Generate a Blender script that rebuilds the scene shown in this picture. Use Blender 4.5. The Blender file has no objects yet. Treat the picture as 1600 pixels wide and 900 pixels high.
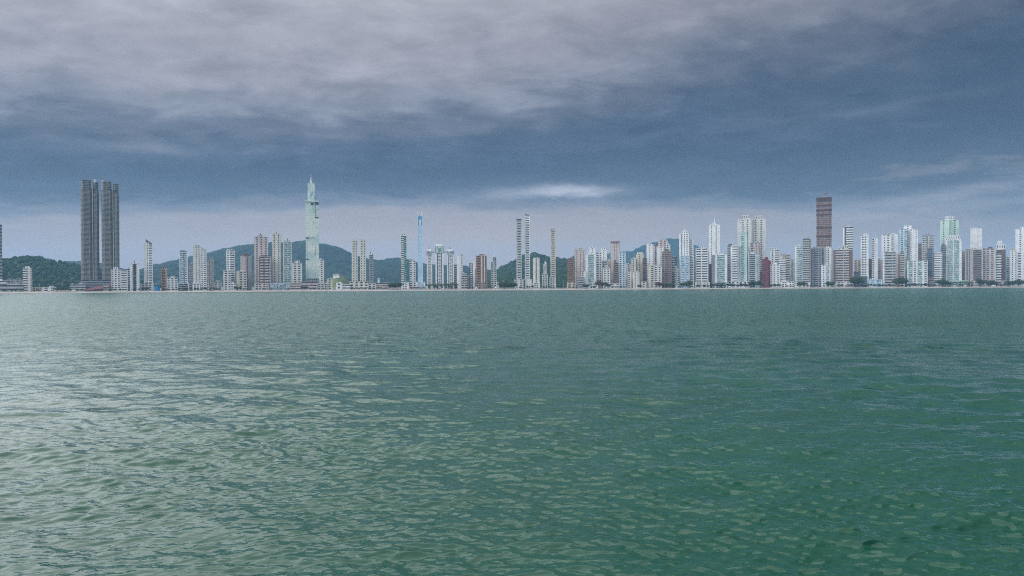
import bpy, math, random
import numpy as np
from mathutils import Vector, Matrix
R = math.radians
random.seed(7); rng = np.random.default_rng(7)
scene = bpy.context.scene
col = scene.collection

# ------------------------------------------------------------------ camera
F = 1067.0                       # focal length in photograph pixels (24 mm)
CAMH = 20.0
PITCH, ROLL = 9.5 / F, 0.0035
cam_d = bpy.data.cameras.new('camera'); cam_d.lens = 36 * F / 1600; cam_d.sensor_width = 36
cam_d.clip_start = 0.5; cam_d.clip_end = 40000
cam = bpy.data.objects.new('camera', cam_d); col.objects.link(cam); scene.camera = cam
Fw = Vector((0, math.cos(PITCH), -math.sin(PITCH))); U0 = Vector((0, math.sin(PITCH), math.cos(PITCH))); X0 = Vector((1, 0, 0))
Rt = X0 * math.cos(ROLL) - U0 * math.sin(ROLL); Up = X0 * math.sin(ROLL) + U0 * math.cos(ROLL)
m = Matrix((Rt, Up, -Fw)).transposed().to_4x4(); m.translation = Vector((0, 0, CAMH)); cam.matrix_world = m

# ------------------------------------------------------------------ exposure, renderer
EXPO = 1.6
vs = scene.view_settings; vs.view_transform = 'Standard'; vs.look = 'None'; vs.exposure = EXPO; vs.gamma = 1; vs.use_curve_mapping = False
scene.render.engine = 'CYCLES'
cy = scene.cycles; cy.max_bounces = 5; cy.diffuse_bounces = 2; cy.glossy_bounces = 3; cy.transmission_bounces = 2; cy.volume_bounces = 1
cy.transparent_max_bounces = 6; cy.use_denoising = False; cy.caustics_reflective = False; cy.caustics_refractive = False
cy.sample_clamp_indirect = 4; cy.pixel_filter_type = 'BLACKMAN_HARRIS'; cy.filter_width = 1.1

def lin(r, g, b, k=1.0):
    f = lambda c: (c / 12.92 if c <= 0.04045 else ((c + 0.055) / 1.055) ** 2.4)
    return (f(r / 255) * k, f(g / 255) * k, f(b / 255) * k, 1)

# ------------------------------------------------------------------ world: overcast deck over a Nishita sky
SUN_EL, SUN_AZ = R(53), R(256)          # azimuth clockwise from +Y: high on the left, spread wide by the cloud
world = bpy.data.worlds.new('World'); scene.world = world; world.use_nodes = True
nt = world.node_tree; nt.nodes.clear()
def N(t, **kw):
    n = nt.nodes.new(t)
    for k, v in kw.items(): setattr(n, k, v)
    return n
def M(op, a, b=None, c=None, clamp=False):
    n = N('ShaderNodeMath', operation=op, use_clamp=clamp)
    for i, v in enumerate((a, b, c)):
        if v is None: continue
        if isinstance(v, (int, float)): n.inputs[i].default_value = v
        else: nt.links.new(v, n.inputs[i])
    return n.outputs[0]
def noise(vec, scale, detail=5, rough=0.55, dist=0.0):
    n = N('ShaderNodeTexNoise'); n.inputs['Scale'].default_value = scale; n.inputs['Detail'].default_value = detail
    n.inputs['Roughness'].default_value = rough; n.inputs['Distortion'].default_value = dist
    nt.links.new(vec, n.inputs['Vector']); return n.outputs['Fac']
tc = N('ShaderNodeTexCoord'); sep = N('ShaderNodeSeparateXYZ'); nt.links.new(tc.outputs['Generated'], sep.inputs[0])
x, y, z = sep.outputs
hl = M('SQRT', M('ADD', M('MULTIPLY', x, x), M('MULTIPLY', y, y)))
el = M('ARCTAN2', z, hl); az = M('ARCTAN2', x, y)
zz = M('ADD', M('MAXIMUM', z, 0.0), 0.17)
cmb = N('ShaderNodeCombineXYZ'); nt.links.new(M('DIVIDE', x, zz), cmb.inputs[0]); nt.links.new(M('DIVIDE', y, zz), cmb.inputs[1])
deck = cmb.outputs[0]
n_big = noise(deck, 1.3, 5, 0.55, 0.4)
n_mid = noise(deck, 5.5, 7, 0.6, 0.5)
mp = N('ShaderNodeMapping'); mp.inputs['Scale'].default_value = (1.0, 1.35, 1); mp.inputs['Rotation'].default_value = (0, 0, R(-14)); nt.links.new(deck, mp.inputs[0])
n_str = noise(mp.outputs[0], 4.2, 8, 0.60, 0.35)
# the deck's far edge hangs lower to either side
t = M('DIVIDE', M('ADD', el, M('MULTIPLY', M('MINIMUM', M('POWER', M('ABSOLUTE', M('DIVIDE', az, 0.64)), 2.0), 1.4), 0.030)), R(25))
wob = M('ADD', M('MULTIPLY', M('SUBTRACT', n_big, 0.5), 0.26), M('MULTIPLY', M('SUBTRACT', n_str, 0.5), 0.20))
wob = M('MULTIPLY', wob, M('MINIMUM', M('MAXIMUM', M('MULTIPLY', M('SUBTRACT', t, 0.16), 4.0), 0.12), 1.0))
right = M('MINIMUM', M('MAXIMUM', M('DIVIDE', M('SUBTRACT', az, 0.0), 0.64), -0.25), 1.0)
tilt = M('MULTIPLY', M('MULTIPLY', right, 0.30), M('MINIMUM', M('MAXIMUM', M('MULTIPLY', M('SUBTRACT', t, 0.30), 2.4), 0.0), 1.0))
tt = M('SUBTRACT', M('ADD', t, wob), tilt)
ramp = N('ShaderNodeValToRGB'); cr = ramp.color_ramp; cr.interpolation = 'EASE'
K = 1 / 2 ** EXPO
stops = [(0.0, (182, 164, 156)), (0.05, (178, 163, 159)), (0.082, (162, 154, 158)), (0.092, (122, 127, 143)), (0.108, (73, 89, 111)), (0.14, (57, 75, 99)),
         (0.165, (70, 84, 106)), (0.195, (98, 104, 121)), (0.228, (135, 138, 150)), (0.262, (156, 154, 164)), (0.31, (168, 166, 174)), (0.38, (184, 184, 190)), (0.6, (203, 203, 207)), (1.0, (208, 208, 211))]
while len(cr.elements) < len(stops): cr.elements.new(0.5)
for e, (p, c) in zip(cr.elements, stops): e.position = p; e.color = lin(*c, k=K)
nt.links.new(M('MULTIPLY', tt, 25 / 70), ramp.inputs[0])
# wisps of lighter and darker cloud on the deck
wisp = M('ADD', 1.0, M('MULTIPLY', M('SUBTRACT', n_str, 0.5), 0.8))
wisp = M('MULTIPLY', wisp, M('ADD', 1.0, M('MULTIPLY', M('SUBTRACT', n_mid, 0.5), 0.55)))
lowmask = M('MINIMUM', M('MAXIMUM', M('MULTIPLY', M('SUBTRACT', t, 0.18), 10.0), 0.15), 1.0)
wisp = M('ADD', 1.0, M('MULTIPLY', M('SUBTRACT', wisp, 1.0), lowmask))
# the deck is thicker towards the right
dim = M('SUBTRACT', 1.0, M('MULTIPLY', M('MAXIMUM', right, 0.0), 0.30))
def gap(az0, e0, sa, se, amp, slope=0.0):
    da = M('SUBTRACT', az, az0)
    de = M('SUBTRACT', M('ADD', el, M('MULTIPLY', M('SUBTRACT', n_mid, 0.5), 0.022)), M('ADD', e0, M('MULTIPLY', da, slope)))
    q = M('ADD', M('POWER', M('ABSOLUTE', M('DIVIDE', da, sa)), 2.0), M('POWER', M('ABSOLUTE', M('DIVIDE', de, se)), 2.0))
    return M('MULTIPLY', M('EXPONENT', M('MULTIPLY', q, -1.0)), amp)
def px(x_, y_): return math.atan((x_ - 800) / F), math.atan((441 - y_) / math.hypot(F, x_ - 800))
g = gap(*px(885, 299), 0.068, 0.0075, 0.85)
g = M('ADD', g, gap(*px(840, 304), 0.12, 0.008, 0.28))
g = M('ADD', g, gap(*px(1500, 302), 0.15, 0.0085, 0.30, 0.10))
g = M('ADD', g, gap(*px(1560, 318), 0.16, 0.010, 0.22, 0.05))
g = M('ADD', g, gap(*px(240, 232), 0.10, 0.007, 0.14, 0.06))
g = M('ADD', g, gap(*px(500, 212), 0.12, 0.006, 0.12, -0.03))
g = M('ADD', g, gap(*px(1350, 175), 0.12, 0.006, 0.12, 0.04))
gain = M('MULTIPLY', wisp, dim)
vm = N('ShaderNodeVectorMath', operation='SCALE'); nt.links.new(ramp.outputs[0], vm.inputs[0]); nt.links.new(gain, vm.inputs['Scale'])
rift = N('ShaderNodeVectorMath', operation='MULTIPLY_ADD'); rift.inputs[1].default_value = tuple(v * K for v in (.36, .345, .37)); nt.links.new(g, rift.inputs[0]); nt.links.new(vm.outputs[0], rift.inputs[2])
sky = N('ShaderNodeTexSky', sky_type='NISHITA'); sky.sun_disc = False; sky.sun_elevation = SUN_EL; sky.sun_rotation = SUN_AZ
bg1 = N('ShaderNodeBackground'); bg1.inputs[1].default_value = 0.08; nt.links.new(sky.outputs[0], bg1.inputs[0])
bg2 = N('ShaderNodeBackground'); bg2.inputs[1].default_value = 1.0; nt.links.new(rift.outputs[0], bg2.inputs[0])
mx = N('ShaderNodeMixShader'); mx.inputs[0].default_value = 0.94; nt.links.new(bg1.outputs[0], mx.inputs[1]); nt.links.new(bg2.outputs[0], mx.inputs[2])
wo = N('ShaderNodeOutputWorld'); nt.links.new(mx.outputs[0], wo.inputs[0])
world.cycles.sampling_method = 'MANUAL'; world.cycles.sample_map_resolution = 512

# ------------------------------------------------------------------ sun, veiled by the cloud
sd = bpy.data.lights.new('sun', 'SUN'); sd.energy = 1.5; sd.angle = R(140); sd.color = (0.985, 0.995, 1.0)
so = bpy.data.objects.new('sun', sd); col.objects.link(so)
sdir = Vector((math.sin(SUN_AZ) * math.cos(SUN_EL), math.cos(SUN_AZ) * math.cos(SUN_EL), math.sin(SUN_EL)))
so.rotation_euler = sdir.to_track_quat('Z', 'Y').to_euler(); so.location = (0, 0, 300)

# ------------------------------------------------------------------ geometry of the place
def S(p):                                        # depth of the waterline seen at photograph column p
    return float(np.interp(p, [-2500, -400, 0, 400, 800, 1200, 1600, 2200, 4500], [1150, 1290, 1359, 1482, 1600, 1701, 1790, 1880, 1900]))
def unproj(px_, py_, Y):
    d = Fw + Rt * ((px_ - 800) / F) - Up * ((py_ - 450) / F)
    return Vector((0, 0, CAMH)) + d * (Y / d.y)
GZ = 3.0

# ------------------------------------------------------------------ materials
mats = {}
def newmat(name):
    mt = bpy.data.materials.new(name); mt.use_nodes = True
    return mt, mt.node_tree, mt.node_tree.nodes['Principled BSDF']
def wall_mat(c, rough=0.75):
    key = ('wall', c)
    if key in mats: return mats[key]
    mt, T, bs = newmat('painted_wall'); L = T.links
    tcn = T.nodes.new('ShaderNodeTexCoord')
    mp = T.nodes.new('ShaderNodeMapping'); mp.inputs['Scale'].default_value = (0.5, 0.5, 0.05); L.new(tcn.outputs['Object'], mp.inputs[0])
    n1 = T.nodes.new('ShaderNodeTexNoise'); n1.inputs['Scale'].default_value = 1; n1.inputs['Detail'].default_value = 4; L.new(mp.outputs[0], n1.inputs[0])
    n2 = T.nodes.new('ShaderNodeTexNoise'); n2.inputs['Scale'].default_value = 0.07; n2.inputs['Detail'].default_value = 3; L.new(tcn.outputs['Object'], n2.inputs[0])
    ad = T.nodes.new('ShaderNodeMath'); ad.operation = 'ADD'; L.new(n1.outputs[0], ad.inputs[0]); L.new(n2.outputs[0], ad.inputs[1])
    r = T.nodes.new('ShaderNodeValToRGB'); r.color_ramp.elements[0].position = 0.30; r.color_ramp.elements[1].position = 0.62
    r.color_ramp.elements[0].color = (*[v * 0.74 for v in c], 1); r.color_ramp.elements[1].color = (*[min(v * 1.03, 0.86) for v in c], 1)
    ml = T.nodes.new('ShaderNodeMath'); ml.operation = 'MULTIPLY'; ml.inputs[1].default_value = 0.5; L.new(ad.outputs[0], ml.inputs[0])
    L.new(ml.outputs[0], r.inputs[0]); L.new(r.outputs[0], bs.inputs['Base Color']); bs.inputs['Roughness'].default_value = rough
    mats[key] = mt; return mt
def glass_mat(c, cells=True, rough=0.18, spread=0.5):
    key = ('glass', c, cells)
    if key in mats: return mats[key]
    mt, T, bs = newmat('window_glass'); L = T.links
    tcn = T.nodes.new('ShaderNodeTexCoord'); sp = T.nodes.new('ShaderNodeSeparateXYZ'); L.new(tcn.outputs['Object'], sp.inputs[0])
    def mm(op, a, b):
        n = T.nodes.new('ShaderNodeMath'); n.operation = op
        for i, v in enumerate((a, b)):
            if isinstance(v, float): n.inputs[i].default_value = v
            else: L.new(v, n.inputs[i])
        return n.outputs[0]
    u = mm('FLOOR', mm('DIVIDE', mm('ADD', sp.outputs[0], sp.outputs[1]), 3.1), 0.0); w = mm('FLOOR', mm('DIVIDE', sp.outputs[2], 3.9), 0.0)
    cb = T.nodes.new('ShaderNodeCombineXYZ'); L.new(u, cb.inputs[0]); L.new(w, cb.inputs[1])
    oi = T.nodes.new('ShaderNodeObjectInfo'); L.new(oi.outputs['Random'], cb.inputs[2])
    wn = T.nodes.new('ShaderNodeTexWhiteNoise'); L.new(cb.outputs[0], wn.inputs[0])
    r = T.nodes.new('ShaderNodeValToRGB'); cr = r.color_ramp
    cr.elements[0].position = 0.0; cr.elements[0].color = (*[v * (1 - spread) for v in c], 1)
    cr.elements[1].position = 1.0; cr.elements[1].color = (*[min(v * (1 + 2.2 * spread) + 0.06, 0.7) for v in c], 1)
    e = cr.elements.new(0.6); e.color = (*c, 1)
    e = cr.elements.new(0.85); e.color = (*[v * (1 + spread) for v in c], 1)
    L.new(wn.outputs[0], r.inputs[0]); L.new(r.outputs[0], bs.inputs['Base Color'])
    bs.inputs['Roughness'].default_value = rough; bs.inputs['IOR'].default_value = 1.5
    mats[key] = mt; return mt
def plain_mat(name, c, rough=0.6, metal=0.0, nscale=0.5, var=0.25):
    key = (name, c)
    if key in mats: return mats[key]
    mt, T, bs = newmat(name); L = T.links
    tcn = T.nodes.new('ShaderNodeTexCoord'); n1 = T.nodes.new('ShaderNodeTexNoise'); n1.inputs['Scale'].default_value = nscale; n1.inputs['Detail'].default_value = 5
    L.new(tcn.outputs['Object'], n1.inputs[0]); r = T.nodes.new('ShaderNodeValToRGB')
    r.color_ramp.elements[0].position = 0.3; r.color_ramp.elements[1].position = 0.7
    r.color_ramp.elements[0].color = (*[v * (1 - var) for v in c], 1); r.color_ramp.elements[1].color = (*[min(v * (1 + var), 0.9) for v in c], 1)
    L.new(n1.outputs[0], r.inputs[0]); L.new(r.outputs[0], bs.inputs['Base Color']); bs.inputs['Roughness'].default_value = rough; bs.inputs['Metallic'].default_value = metal
    mats[key] = mt; return mt

PAL = dict(W=(.79, .80, .81), O=(.66, .66, .63), C=(.68, .65, .57), P=(.58, .50, .48), G=(.40, .41, .43), D=(.13, .14, .155), B=(.55, .47, .37), R=(.22, .035, .035),
           N=(.20, .125, .10), T=(.36, .195, .12), E=(.50, .64, .62), L=(.56, .68, .76), S=(.30, .31, .33), K=(.045, .05, .06), M=(.30, .22, .20), H=(.50, .51, .50), Y=(.63, .58, .50), Z=(.05, .22, .50), V=(.56, .70, .62))
GL = dict(k=(.065, .075, .085), t=(.30, .46, .45), b=(.20, .36, .50), g=(.06, .20, .13), s=(.26, .32, .35), p=(.42, .56, .68), n=(.025, .04, .07), m=(.40, .52, .48))

# ------------------------------------------------------------------ mesh building
class MB:
    def __init__(s): s.bx = []; s.vs = []; s.fs = []
    def box(s, x0, x1, y0, y1, z0, z1): s.bx.append((x0, x1, y0, y1, z0, z1)); return s
    def poly(s, vs_, fs_):
        o = len(s.vs); s.vs += [tuple(v) for v in vs_]; s.fs += [tuple(i + o for i in f) for f in fs_]; return s
    def prism(s, pts, z0, z1, top=None):
        n = len(pts); top = top or pts
        return s.poly([(p[0], p[1], z0) for p in pts] + [(p[0], p[1], z1) for p in top],
                      [tuple(range(n))[::-1], tuple(range(n, 2 * n))] + [(i, (i + 1) % n, n + (i + 1) % n, n + i) for i in range(n)])
    def tube(s, a, b, r0, r1=None, n=6):
        a, b = Vector(a), Vector(b); r1 = r0 if r1 is None else r1
        q = (b - a).to_track_quat('Z', 'Y'); ring = [(math.cos(2 * math.pi * i / n), math.sin(2 * math.pi * i / n)) for i in range(n)]
        return s.poly([a + q @ Vector((c * r0, d * r0, 0)) for c, d in ring] + [b + q @ Vector((c * r1, d * r1, 0)) for c, d in ring],
                      [tuple(range(n))[::-1], tuple(range(n, 2 * n))] + [(i, (i + 1) % n, n + (i + 1) % n, n + i) for i in range(n)])
    def mesh(s, name, xf=None):
        vs_, fs_ = list(s.vs), list(s.fs)
        for (a, b, c, d, e, f) in s.bx:
            o = len(vs_)
            vs_ += [(a, c, e), (b, c, e), (b, d, e), (a, d, e), (a, c, f), (b, c, f), (b, d, f), (a, d, f)]
            fs_ += [(o, o + 3, o + 2, o + 1), (o + 4, o + 5, o + 6, o + 7), (o, o + 1, o + 5, o + 4), (o + 1, o + 2, o + 6, o + 5), (o + 2, o + 3, o + 7, o + 6), (o + 3, o, o + 4, o + 7)]
        me = bpy.data.meshes.new(name); me.from_pydata(vs_, [], fs_)
        if xf is not None: me.transform(xf)
        return me
    def obj(s, name, mat, parent=None, xf=None, stuff=False):
        if not s.bx and not s.vs: return None
        o = bpy.data.objects.new(name, s.mesh(name, xf)); o.data.materials.append(mat); col.objects.link(o)
        if parent is not None: o.parent = parent
        if stuff: o['kind'] = 'stuff'
        return o
def grid_obj(name, P, mat, smooth=True, parent=None):       # P: (rows, cols, 3)
    nr, nc = P.shape[:2]; me = bpy.data.meshes.new(name)
    me.vertices.add(nr * nc); me.vertices.foreach_set('co', P.reshape(-1).astype(np.float32))
    i = np.arange(nr - 1)[:, None] * nc + np.arange(nc - 1)[None]; q = np.stack([i, i + 1, i + nc + 1, i + nc], -1).reshape(-1, 4)
    me.loops.add(q.size); me.loops.foreach_set('vertex_index', q.reshape(-1).astype(np.int32))
    me.polygons.add(len(q)); me.polygons.foreach_set('loop_start', np.arange(0, q.size, 4, dtype=np.int32))
    me.polygons.foreach_set('use_smooth', np.full(len(q), smooth)); me.update(calc_edges=True); me.validate()
    o = bpy.data.objects.new(name, me); me.materials.append(mat); col.objects.link(o)
    if parent is not None: o.parent = parent
    return o
def empty(name, loc, rz=0):
    o = bpy.data.objects.new(name, None); o.location = loc; o.rotation_euler = (0, 0, rz); col.objects.link(o); return o
def tag(o, label=None, cat=None, group=None, kind=None):
    if label: o['label'] = label
    if cat: o['category'] = cat
    if group: o['group'] = group
    if kind: o['kind'] = kind
    return o
def copy_tree(o, parent=None):
    c = o.copy(); col.objects.link(c); c.parent = parent
    for ch in o.children: copy_tree(ch, c)
    return c
def vnoise(x, y, seed=0):
    """smooth value noise on arrays"""
    g_ = np.random.default_rng(seed).random((64, 64)); xi = np.floor(x).astype(int); yi = np.floor(y).astype(int); fx = x - xi; fy = y - yi
    fx = fx * fx * (3 - 2 * fx); fy = fy * fy * (3 - 2 * fy); a = g_[xi % 64, yi % 64]; b = g_[(xi + 1) % 64, yi % 64]; c = g_[xi % 64, (yi + 1) % 64]; d = g_[(xi + 1) % 64, (yi + 1) % 64]
    return (a * (1 - fx) + b * fx) * (1 - fy) + (c * (1 - fx) + d * fx) * fy
def fbm(x, y, o=4, seed=0):
    return sum(vnoise(x * 2 ** k + 17.3 * k, y * 2 ** k + 5.1 * k, seed + k) * 0.5 ** k for k in range(o)) / sum(0.5 ** k for k in range(o))

# ------------------------------------------------------------------ sea
def water_mat():
    mt, T, bs = newmat('sea_water'); L = T.links
    tcn = T.nodes.new('ShaderNodeTexCoord')
    def nz(sc, scale, det, rough=0.6, rot=0.0, dist=0.0):
        mp = T.nodes.new('ShaderNodeMapping'); mp.inputs['Scale'].default_value = sc; mp.inputs['Rotation'].default_value = (0, 0, R(rot)); L.new(tcn.outputs['Object'], mp.inputs[0])
        n = T.nodes.new('ShaderNodeTexNoise'); n.inputs['Scale'].default_value = scale; n.inputs['Detail'].default_value = det; n.inputs['Roughness'].default_value = rough
        n.inputs['Distortion'].default_value = dist; L.new(mp.outputs[0], n.inputs[0]); return n.outputs[0]
    patch = nz((0.35, 1, 1), 0.010, 3)
    r = T.nodes.new('ShaderNodeValToRGB'); r.color_ramp.elements[0].position = 0.3; r.color_ramp.elements[1].position = 0.7
    r.color_ramp.elements[0].color = (0.0042, 0.051, 0.030, 1); r.color_ramp.elements[1].color = (0.0072, 0.071, 0.043, 1)
    L.new(patch, r.inputs[0]); L.new(r.outputs[0], bs.inputs['Base Color'])
    bs.inputs['IOR'].default_value = 1.345
    # ripples too small for the mesh out in the bay: relief and gloss carry them there
    ln = T.nodes.new('ShaderNodeVectorMath'); ln.operation = 'LENGTH'; L.new(tcn.outputs['Object'], ln.inputs[0])
    far = T.nodes.new('ShaderNodeMapRange'); far.interpolation_type = 'SMOOTHSTEP'; far.inputs['From Min'].default_value = 60; far.inputs['From Max'].default_value = 420; L.new(ln.outputs['Value'], far.inputs['Value'])
    rg = T.nodes.new('ShaderNodeMapRange'); rg.inputs['To Min'].default_value = 0.10; rg.inputs['To Max'].default_value = 0.30; L.new(far.outputs[0], rg.inputs['Value']); L.new(rg.outputs[0], bs.inputs['Roughness'])
    a = nz((0.42, 1, 1), 0.36, 2, 0.5, 6, 0.6); b = nz((0.55, 1, 1), 1.9, 2, 0.5, -10); c = nz((1.15, 0.55, 1), 0.085, 3, 0.55, 3, 0.5)
    hsum = None
    for tex, k0, k1 in ((a, 0.16, 1.3), (b, 0.07, 0.14), (c, 0.2, 5.5)):
        mr = T.nodes.new('ShaderNodeMapRange'); mr.inputs['To Min'].default_value = k0; mr.inputs['To Max'].default_value = k1; L.new(far.outputs[0], mr.inputs['Value'])
        ad = T.nodes.new('ShaderNodeMath'); ad.operation = 'MULTIPLY_ADD'; L.new(tex, ad.inputs[0]); L.new(mr.outputs[0], ad.inputs[1])
        if hsum is None: ad.inputs[2].default_value = 0
        else: L.new(hsum, ad.inputs[2])
        hsum = ad.outputs[0]
    bp = T.nodes.new('ShaderNodeBump'); bp.inputs['Strength'].default_value = 1.0; bp.inputs['Distance'].default_value = 1.0
    L.new(ad.outputs[0], bp.inputs['Height']); L.new(bp.outputs[0], bs.inputs['Normal'])
    return mt
def build_sea():
    th = np.concatenate([np.linspace(-math.pi, -0.86, 40)[:-1], np.linspace(-0.86, -0.76, 12)[:-1], np.linspace(-0.76, 0.76, 950), np.linspace(0.76, 0.86, 12)[1:], np.linspace(0.86, math.pi, 40)[1:]])
    rs = [0.5, 6, 14, 22, 29, 34, 38.0]
    while rs[-1] < 2000: rs.append(rs[-1] + min(rs[-1] ** 2 / (683 * CAMH) * 0.55, 40))
    rs += [2300, 2800, 3600, 4800, 6000]
    rs = np.array(rs); Rr, Tt = np.meshgrid(rs, th, indexing='ij')
    Xb, Yb = Rr * np.sin(Tt), Rr * np.cos(Tt)
    dr = np.gradient(rs)[:, None] * np.ones_like(Xb); dt = Rr * np.maximum(np.gradient(th)[None], 0.0016)
    Z = np.zeros_like(Xb); DX = np.zeros_like(Xb); DY = np.zeros_like(Xb)
    gr = np.random.default_rng(3)
    env = 0.35 + 1.3 * fbm(Xb / 38 + 300, Yb / 25 + 300, 3, 50)
    for k in range(122):
        if k < 96:
            lam = 0.36 * (11 / 0.36) ** gr.random(); ang = gr.normal(0, 0.36) + 0.05
            sl = 0.046 * math.exp(-((math.log(lam / 1.15)) / 1.0) ** 2) + 0.006
        else: lam = 3.5 * (16 / 3.5) ** gr.random(); ang = gr.normal(-0.08, 0.5); sl = 0.021     # low wind swell that still reads far out
        kk = 2 * math.pi / lam; ph = gr.random() * 6.283
        kx, ky = kk * math.sin(ang), kk * math.cos(ang)
        res = np.abs(kx / kk) * dt + np.abs(ky / kk) * dr
        wgt = np.clip((lam / np.maximum(res, 1e-6) - 2.2) / 2.0, 0, 1)
        p = kx * Xb + ky * Yb + ph; A = sl / kk
        c, s_ = np.cos(p), np.sin(p)
        Z += A * wgt * c; DX -= 0.5 * A * wgt * s_ * kx / kk; DY -= 0.5 * A * wgt * s_ * ky / kk
    Z *= env; P = np.stack([Xb + DX * env, Yb + DY * env - 0.65 * Z, Z], -1)      # crests lean towards the camera: steep short fronts, long backs
    o = grid_obj('sea', P, water_mat()); tag(o, 'green rippled sea filling the lower half up to the beach', 'sea', kind='structure')
build_sea()

# ------------------------------------------------------------------ shore: beach, promenade, road, city ground
def strip(name, offs, mat, pxs=None, z_jit=0.0):
    pxs = np.concatenate([np.linspace(-2500, -100, 30)[:-1], np.linspace(-100, 1700, 361), np.linspace(1700, 4500, 30)[1:]]) if pxs is None else pxs
    P = np.zeros((len(offs), len(pxs), 3))
    for j, p in enumerate(pxs):
        s0 = S(p); wv = 5 * (vnoise(np.array(p / 23.0 + 200), np.array(3.3), 4) - .5) + 3 * (vnoise(np.array(p / 7.0 + 200), np.array(9.3), 8) - .5)
        for i, (o, zc) in enumerate(offs):
            Y = s0 + o + (wv if o < 25 else 0)
            P[i, j] = ((p - 800) / F * Y, Y, zc)
    return tag(grid_obj(name, P, mat), kind='structure')
sand = plain_mat('beach_sand', (.35, .33, .30), 0.9, nscale=0.05, var=0.2)
T = sand.node_tree; bs_ = T.nodes['Principled BSDF']; src = bs_.inputs['Base Color'].links[0].from_socket      # wet sand low down by the water
tcn = T.nodes.new('ShaderNodeTexCoord'); sz = T.nodes.new('ShaderNodeSeparateXYZ'); T.links.new(tcn.outputs['Object'], sz.inputs[0])
nz_ = T.nodes.new('ShaderNodeTexNoise'); nz_.inputs['Scale'].default_value = .03; T.links.new(tcn.outputs['Object'], nz_.inputs[0])
ma = T.nodes.new('ShaderNodeMath'); ma.operation = 'MULTIPLY_ADD'; ma.inputs[1].default_value = -1.8; T.links.new(nz_.outputs[0], ma.inputs[0]); T.links.new(sz.outputs[2], ma.inputs[2])
mr_ = T.nodes.new('ShaderNodeMapRange'); mr_.inputs['From Min'].default_value = -.1; mr_.inputs['From Max'].default_value = .7; T.links.new(ma.outputs[0], mr_.inputs['Value'])
mix_ = T.nodes.new('ShaderNodeMixRGB'); mix_.inputs[1].default_value = (.17, .155, .135, 1); T.links.new(mr_.outputs[0], mix_.inputs[0]); T.links.new(src, mix_.inputs[2]); T.links.new(mix_.outputs[0], bs_.inputs['Base Color'])
strip('beach', [(-60, -3), (-6, -0.35), (0, 0.05), (6, 0.5), (22, 1.5), (38, 2.1), (44, 2.3)], sand)
strip('promenade', [(42, 1.6), (42.02, 2.75), (50, 2.76)], plain_mat('promenade_paving', (.42, .36, .33), 0.85, nscale=0.3, var=0.15))
strip('kerb', [(50, 2.0), (50.01, 2.76), (50.3, 2.76), (50.31, 2.0)], plain_mat('kerb_concrete', (.45, .45, .44), 0.85))
strip('road', [(50.3, 2.60), (60, 2.60)], plain_mat('asphalt', (.055, .055, .058), 0.85, nscale=0.3))
strip('pavement', [(60, 2.0), (60.01, 2.75), (66, 2.752)], plain_mat('pavement_slabs', (.36, .35, .33), 0.85, nscale=0.3))
strip('ground', [(65.9, 2.0), (65.95, 2.74), (120, 2.74), (400, 2.8), (1500, 3), (4500, 3)], plain_mat('city_ground', (.13, .13, .11), 0.9, nscale=0.02))

# ------------------------------------------------------------------ hills
def hill_mat(name, a, b, sc):
    mt, T, bs = newmat(name); L = T.links
    tcn = T.nodes.new('ShaderNodeTexCoord'); n1 = T.nodes.new('ShaderNodeTexNoise'); n1.inputs['Scale'].default_value = sc; n1.inputs['Detail'].default_value = 7; n1.inputs['Roughness'].default_value = 0.65
    L.new(tcn.outputs['Object'], n1.inputs[0]); r = T.nodes.new('ShaderNodeValToRGB'); r.color_ramp.elements[0].position = 0.36; r.color_ramp.elements[1].position = 0.66
    r.color_ramp.elements[0].color = (*a, 1); r.color_ramp.elements[1].color = (*b, 1); L.new(n1.outputs[0], r.inputs[0]); L.new(r.outputs[0], bs.inputs['Base Color'])
    bs.inputs['Roughness'].default_value = 0.9; bs.inputs['Specular IOR Level'].default_value = 0.15
    return mt
def hill(name, prof, D, front, back, mat, step=1.2, bump=9, seed=1, rows=60, gully=0.35):
    xs = np.arange(prof[0][0], prof[-1][0] + step, step); ys = np.interp(xs, [p[0] for p in prof], [p[1] for p in prof])
    k = np.hanning(9); k /= k.sum(); pad = np.pad(ys, 4, mode='edge'); ys = np.convolve(pad, k, 'valid')
    top = np.array([unproj(a, b, D).z for a, b in zip(xs, ys)]); top = np.maximum(top, 1.0)
    s = np.concatenate([np.linspace(-1, 0, rows), np.linspace(0, 1, rows // 3)[1:]])
    P = np.zeros((len(s), len(xs), 3))
    for i, a in enumerate(s):
        Y = D + (front if a < 0 else back) * a
        X = (xs - 800) / F * (D + 0.35 * (Y - D))
        h = 1 - abs(a)
        gl = fbm(xs / 22 + 60, np.full_like(xs, a * 1.3 + 40), 3, seed)
        prof_h = h ** (0.75 + 1.6 * gully * gl)
        z = top * prof_h
        bz = (fbm(X / 26 + 900, np.full_like(X, Y / 26 + 900), 3, seed + 20) - 0.5) * bump * (0.25 + 0.75 * min(1, 6 * h)) 
        P[i, :, 0] = X; P[i, :, 1] = Y; P[i, :, 2] = z + bz * (1 if a < -0.02 else 0.7) - (3 if h < .02 else 0)
    o = grid_obj(name, P, mat); tag(o, kind='structure'); return o, P
HM = hill_mat('hill_forest', (.016, .040, .016), (.045, .085, .034), 0.02)
HF = hill_mat('far_forest', (.006, .018, .012), (.018, .042, .026), 0.008)
hill_l, P_l = hill('wooded_hill', [(-260, 440), (-120, 420), (-60, 413), (0, 409), (8, 406), (25, 405), (40, 402.5), (52, 401), (62, 403), (80, 408), (95, 411), (110, 413.5), (130, 418), (160, 424), (190, 432), (225, 444)], 2300, 620, 500, HM, 1.0, 8, 1, 70)
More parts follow.
